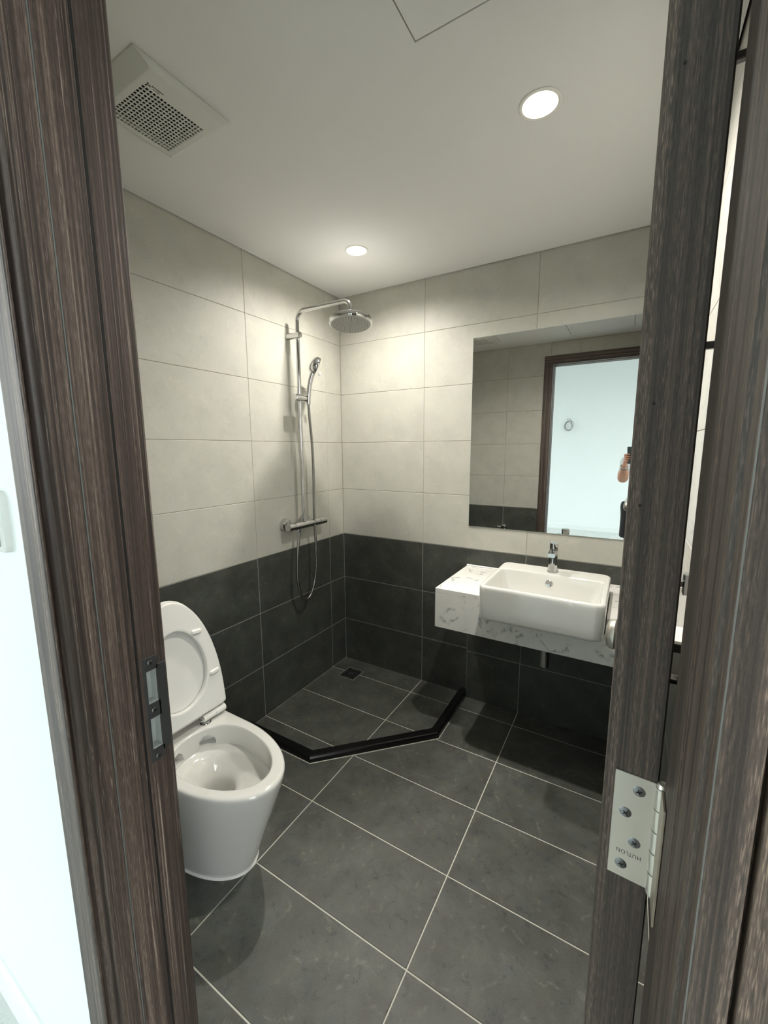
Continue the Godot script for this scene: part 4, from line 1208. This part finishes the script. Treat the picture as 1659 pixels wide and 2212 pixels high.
func build_person() -> void:
	var cb := Basis.from_euler(Vector3(-0.150766, 0.537652, -0.005391), EULER_ORDER_YXZ)
	# phone: its lens is the camera, so the slab lies just behind it
	var ph := Transform3D(cb, CAM)
	var pn := thing("phone", "dark green smartphone with a ring grip held up in the mirror", "phone")
	pn.transform = ph
	var slab := []
	for q in [[0.003, 0.006], [0.0, 0.0085], [0.0, 0.0125], [0.003, 0.015]]:
		var r := PackedVector3Array()
		for p in rrect(-0.044 + q[0], 0.032 - q[0], -0.146 + q[0], 0.013 - q[0], 0.010, 0.0): r.append(Vector3(p.x, p.z, q[1]))
		slab.append(r)
	obj("case", loft(slab), M.phone, pn)
	obj("screen", box(Vector3(-0.006, -0.0665, 0.0152), Vector3(0.068, 0.15, 0.0006)), M.glass_dark, pn)
	var rg := PackedVector3Array()
	for z in [0.0055]:
		var pts := []
		for i in 25:
			var a := TAU * i / 24.0
			pts.append(Vector3(-0.006 + 0.017 * cos(a), -0.052 + 0.017 * sin(a), z))
		rg.append_array(tube(pts, 0.0015, 6))
	obj("ring_grip", rg, M.chrome, pn)
	var body := thing("person", "person in a white t-shirt and black shorts, dark wrist band, holding up a phone", "person", Vector3(1.77, 0, 2.60))
	var O := Vector3(1.77, 0, 2.60)
	# left hand (small x) and right hand grip the lower half of the phone from both sides
	var hl := PackedVector3Array()
	var bones := []
	var add := func(a: Vector3, b: Vector3, ra: float, rb: float) -> void: bones.append([a - O, b - O, ra, rb])
	# torso and head
	add.call(Vector3(1.77, 0.90, 2.61), Vector3(1.77, 1.06, 2.615), 0.122, 0.108)
	add.call(Vector3(1.70, 0.88, 2.61), Vector3(1.84, 0.88, 2.61), 0.10, 0.10)
	add.call(Vector3(1.77, 1.06, 2.615), Vector3(1.77, 1.24, 2.62), 0.108, 0.118)
	add.call(Vector3(1.68, 1.26, 2.62), Vector3(1.86, 1.26, 2.62), 0.088, 0.088)
	add.call(Vector3(1.605, 1.315, 2.615), Vector3(1.935, 1.315, 2.615), 0.046, 0.046)
	add.call(Vector3(1.77, 1.33, 2.62), Vector3(1.77, 1.43, 2.60), 0.05, 0.047)
	# legs
	for s in [-1.0, 1.0]:
		add.call(Vector3(1.77 + s * 0.085, 0.86, 2.61), Vector3(1.77 + s * 0.095, 0.47, 2.60), 0.086, 0.055)
		add.call(Vector3(1.77 + s * 0.095, 0.47, 2.60), Vector3(1.77 + s * 0.10, 0.30, 2.625), 0.052, 0.052)
		add.call(Vector3(1.77 + s * 0.10, 0.30, 2.625), Vector3(1.77 + s * 0.10, 0.075, 2.63), 0.050, 0.033)
		add.call(Vector3(1.77 + s * 0.10, 0.045, 2.645), Vector3(1.77 + s * 0.112, 0.026, 2.48), 0.036, 0.024)
		add.call(Vector3(1.77 + s * 0.10, 0.07, 2.63), Vector3(1.77 + s * 0.108, 0.04, 2.55), 0.034, 0.028)
	# arms: shoulder, elbow, wrist
	var el := Vector3(1.572, 1.172, 2.40)
	var wl := Vector3(1.578, 1.290, 2.262)
	var er := Vector3(1.945, 1.12, 2.46)
	var wr := Vector3(1.735, 1.275, 2.315)
	add.call(Vector3(1.600, 1.31, 2.615), el, 0.047, 0.038)
	add.call(el, el.lerp(wl, 0.35), 0.036, 0.038)
	add.call(el.lerp(wl, 0.35), wl, 0.037, 0.023)
	add.call(Vector3(1.94, 1.31, 2.615), er, 0.047, 0.038)
	add.call(er, er.lerp(wr, 0.35), 0.036, 0.037)
	add.call(er.lerp(wr, 0.35), wr, 0.036, 0.023)
	# head
	var hc := Vector3(1.765, 1.545, 2.575)
	var sk := body_shape(bones, 0.014, 0.014)
	var hb := [[hc + Vector3(0, 0.03, 0.015) - O, hc + Vector3(0, 0.025, -0.012) - O, 0.078, 0.076], [hc + Vector3(0, -0.03, -0.02) - O, hc + Vector3(0, -0.072, -0.048) - O, 0.06, 0.034],
		[hc + Vector3(0, 0.005, -0.088) - O, hc + Vector3(0, -0.024, -0.103) - O, 0.008, 0.011], [hc + Vector3(-0.011, -0.027, -0.09) - O, hc + Vector3(0.011, -0.027, -0.09) - O, 0.008, 0.008],
		[hc + Vector3(-0.04, 0.022, -0.062) - O, hc + Vector3(0.04, 0.022, -0.062) - O, 0.017, 0.017], [hc + Vector3(-0.018, -0.053, -0.08) - O, hc + Vector3(0.018, -0.053, -0.08) - O, 0.009, 0.009],
		[hc + Vector3(0, -0.05, 0.03) - O, hc + Vector3(0, -0.12, 0.03) - O, 0.05, 0.046]]
	for s in [-1.0, 1.0]:
		hb.append([hc + Vector3(s * 0.076, 0.012, 0.0) - O, hc + Vector3(s * 0.082, -0.02, -0.004) - O, 0.010, 0.007])
		hb.append([hc + Vector3(s * 0.076, 0.012, 0.0) - O, hc + Vector3(s * 0.082, 0.016, 0.014) - O, 0.010, 0.008])
	sk.append_array(body_shape(hb, 0.006, 0.0048))
	# hands: palm beside the phone's lower edge, four fingers round its back, thumb on the screen side
	for s in [-1.0, 1.0]:
		var w: Vector3 = wl if s < 0 else wr
		var edge := -0.044 if s < 0 else 0.032
		var g := func(x: float, y: float, z: float) -> Vector3: return ph * Vector3(edge + s * x, y, z) - O
		var pb := []
		pb.append([w - O, g.call(0.022, -0.125, 0.026), 0.021, 0.020])
		pb.append([g.call(0.022, -0.125, 0.026), g.call(0.018, -0.070, 0.022), 0.020, 0.012])
		pb.append([g.call(0.022, -0.125, 0.026), g.call(0.018, -0.126, 0.016), 0.020, 0.012])
		for j in 4:
			var y := -0.062 - 0.0195 * j
			var ln: float = [0.030, 0.034, 0.031, 0.022][j]
			finger(pb, [g.call(0.020, y - 0.008, 0.020), g.call(0.017, y, 0.003), g.call(0.004, y + 0.003, -0.0045), g.call(0.004 - ln, y + 0.006, -0.0040)], 0.0082 if j < 3 else 0.0072)
		finger(pb, [g.call(0.020, -0.115, 0.034), g.call(0.014, -0.088, 0.034), g.call(-0.002, -0.068, 0.026), g.call(-0.018, -0.056, 0.0245)], 0.0100)
		sk.append_array(body_shape(pb, 0.003, 0.0032))
	obj("body", sk, M.skin, body, 80.0)
	# clothes follow the same bones a little further out
	var tb := []
	for b in bones.slice(0, 6): tb.append([b[0], b[1], b[2] + 0.012, b[3] + 0.012])
	tb[5] = [tb[5][0], tb[5][0] + Vector3(0, 0.01, 0), 0.062, 0.05]
	for sh in [[Vector3(1.600, 1.31, 2.615), el], [Vector3(1.94, 1.31, 2.615), er]]:
		tb.append([sh[0] - O, sh[0].lerp(sh[1], 0.55) - O, 0.060, 0.056])
	obj("t_shirt", body_shape(tb, 0.014, 0.014, func(p): return minf(p.y - 0.86, 1.375 - p.y)), M.shirt, body, 80.0)
	var sb := []
	for b in [bones[0], bones[1], bones[6], bones[11]]: sb.append([b[0], b[1], b[2] + 0.022, b[3] + 0.03])
	sb[2][3] = 0.10
	sb[3][3] = 0.10
	obj("shorts", body_shape(sb, 0.014, 0.014, func(p): return minf(p.y - 0.56, 0.925 - p.y)), M.shorts, body, 80.0)
	var hair := [[hc + Vector3(0, 0.045, 0.03) - O, hc + Vector3(0, 0.05, -0.01) - O, 0.088, 0.078], [hc + Vector3(0, 0.02, 0.05) - O, hc + Vector3(0, -0.07, 0.06) - O, 0.078, 0.055]]
	obj("hair", body_shape(hair, 0.008, 0.008), M.hair, body, 80.0)
	for s in [-1.0, 1.0]:
		var e := obj("eye", lathe([Vector2(0, -0.0115), Vector2(0.008, -0.008), Vector2(0.0115, 0), Vector2(0.008, 0.008), Vector2(0, 0.0115)], Transform3D(Basis(), hc + Vector3(s * 0.031, 0.002, -0.066) - O), 16), M.eye_white, body, 80.0)
		obj("iris", lathe([Vector2(0, 0), Vector2(0.0052, 0.0), Vector2(0.0045, 0.0015), Vector2(0, 0.002)], along(hc + Vector3(s * 0.031, 0.001, -0.0762) - O, Vector3(0, 0, -1)), 14), M.hair, e)
	obj("lips", tube([hc + Vector3(-0.02, -0.052, -0.083) - O, hc + Vector3(-0.008, -0.051, -0.0905) - O, hc + Vector3(0.008, -0.051, -0.0905) - O, hc + Vector3(0.02, -0.052, -0.083) - O], [0.003, 0.0055, 0.0055, 0.003], 10), M.lip, body)
	# wrist band and a beaded one
	var dirw := (wl - el).normalized()
	var c0 := el.lerp(wl, 0.90) - O
	var ax := along(c0, dirw)
	var band := []
	for i in 25:
		var a := TAU * i / 24.0
		band.append(ax * Vector3(0.0295 * cos(a), 0, 0.0295 * sin(a)))
	obj("wrist_band", tube(band, 0.0035, 8), M.rubber, body)
	var bd := PackedVector3Array()
	for i in 16:
		var a := TAU * i / 16.0
		bd.append_array(lathe([Vector2(0, -0.0052), Vector2(0.0044, -0.0026), Vector2(0.0052, 0), Vector2(0.0044, 0.0026), Vector2(0, 0.0052)], Transform3D(Basis(), ax * Vector3(0.031 * cos(a), 0.013, 0.031 * sin(a))), 8))
	obj("bead_bracelet", bd, M.plastic, body)
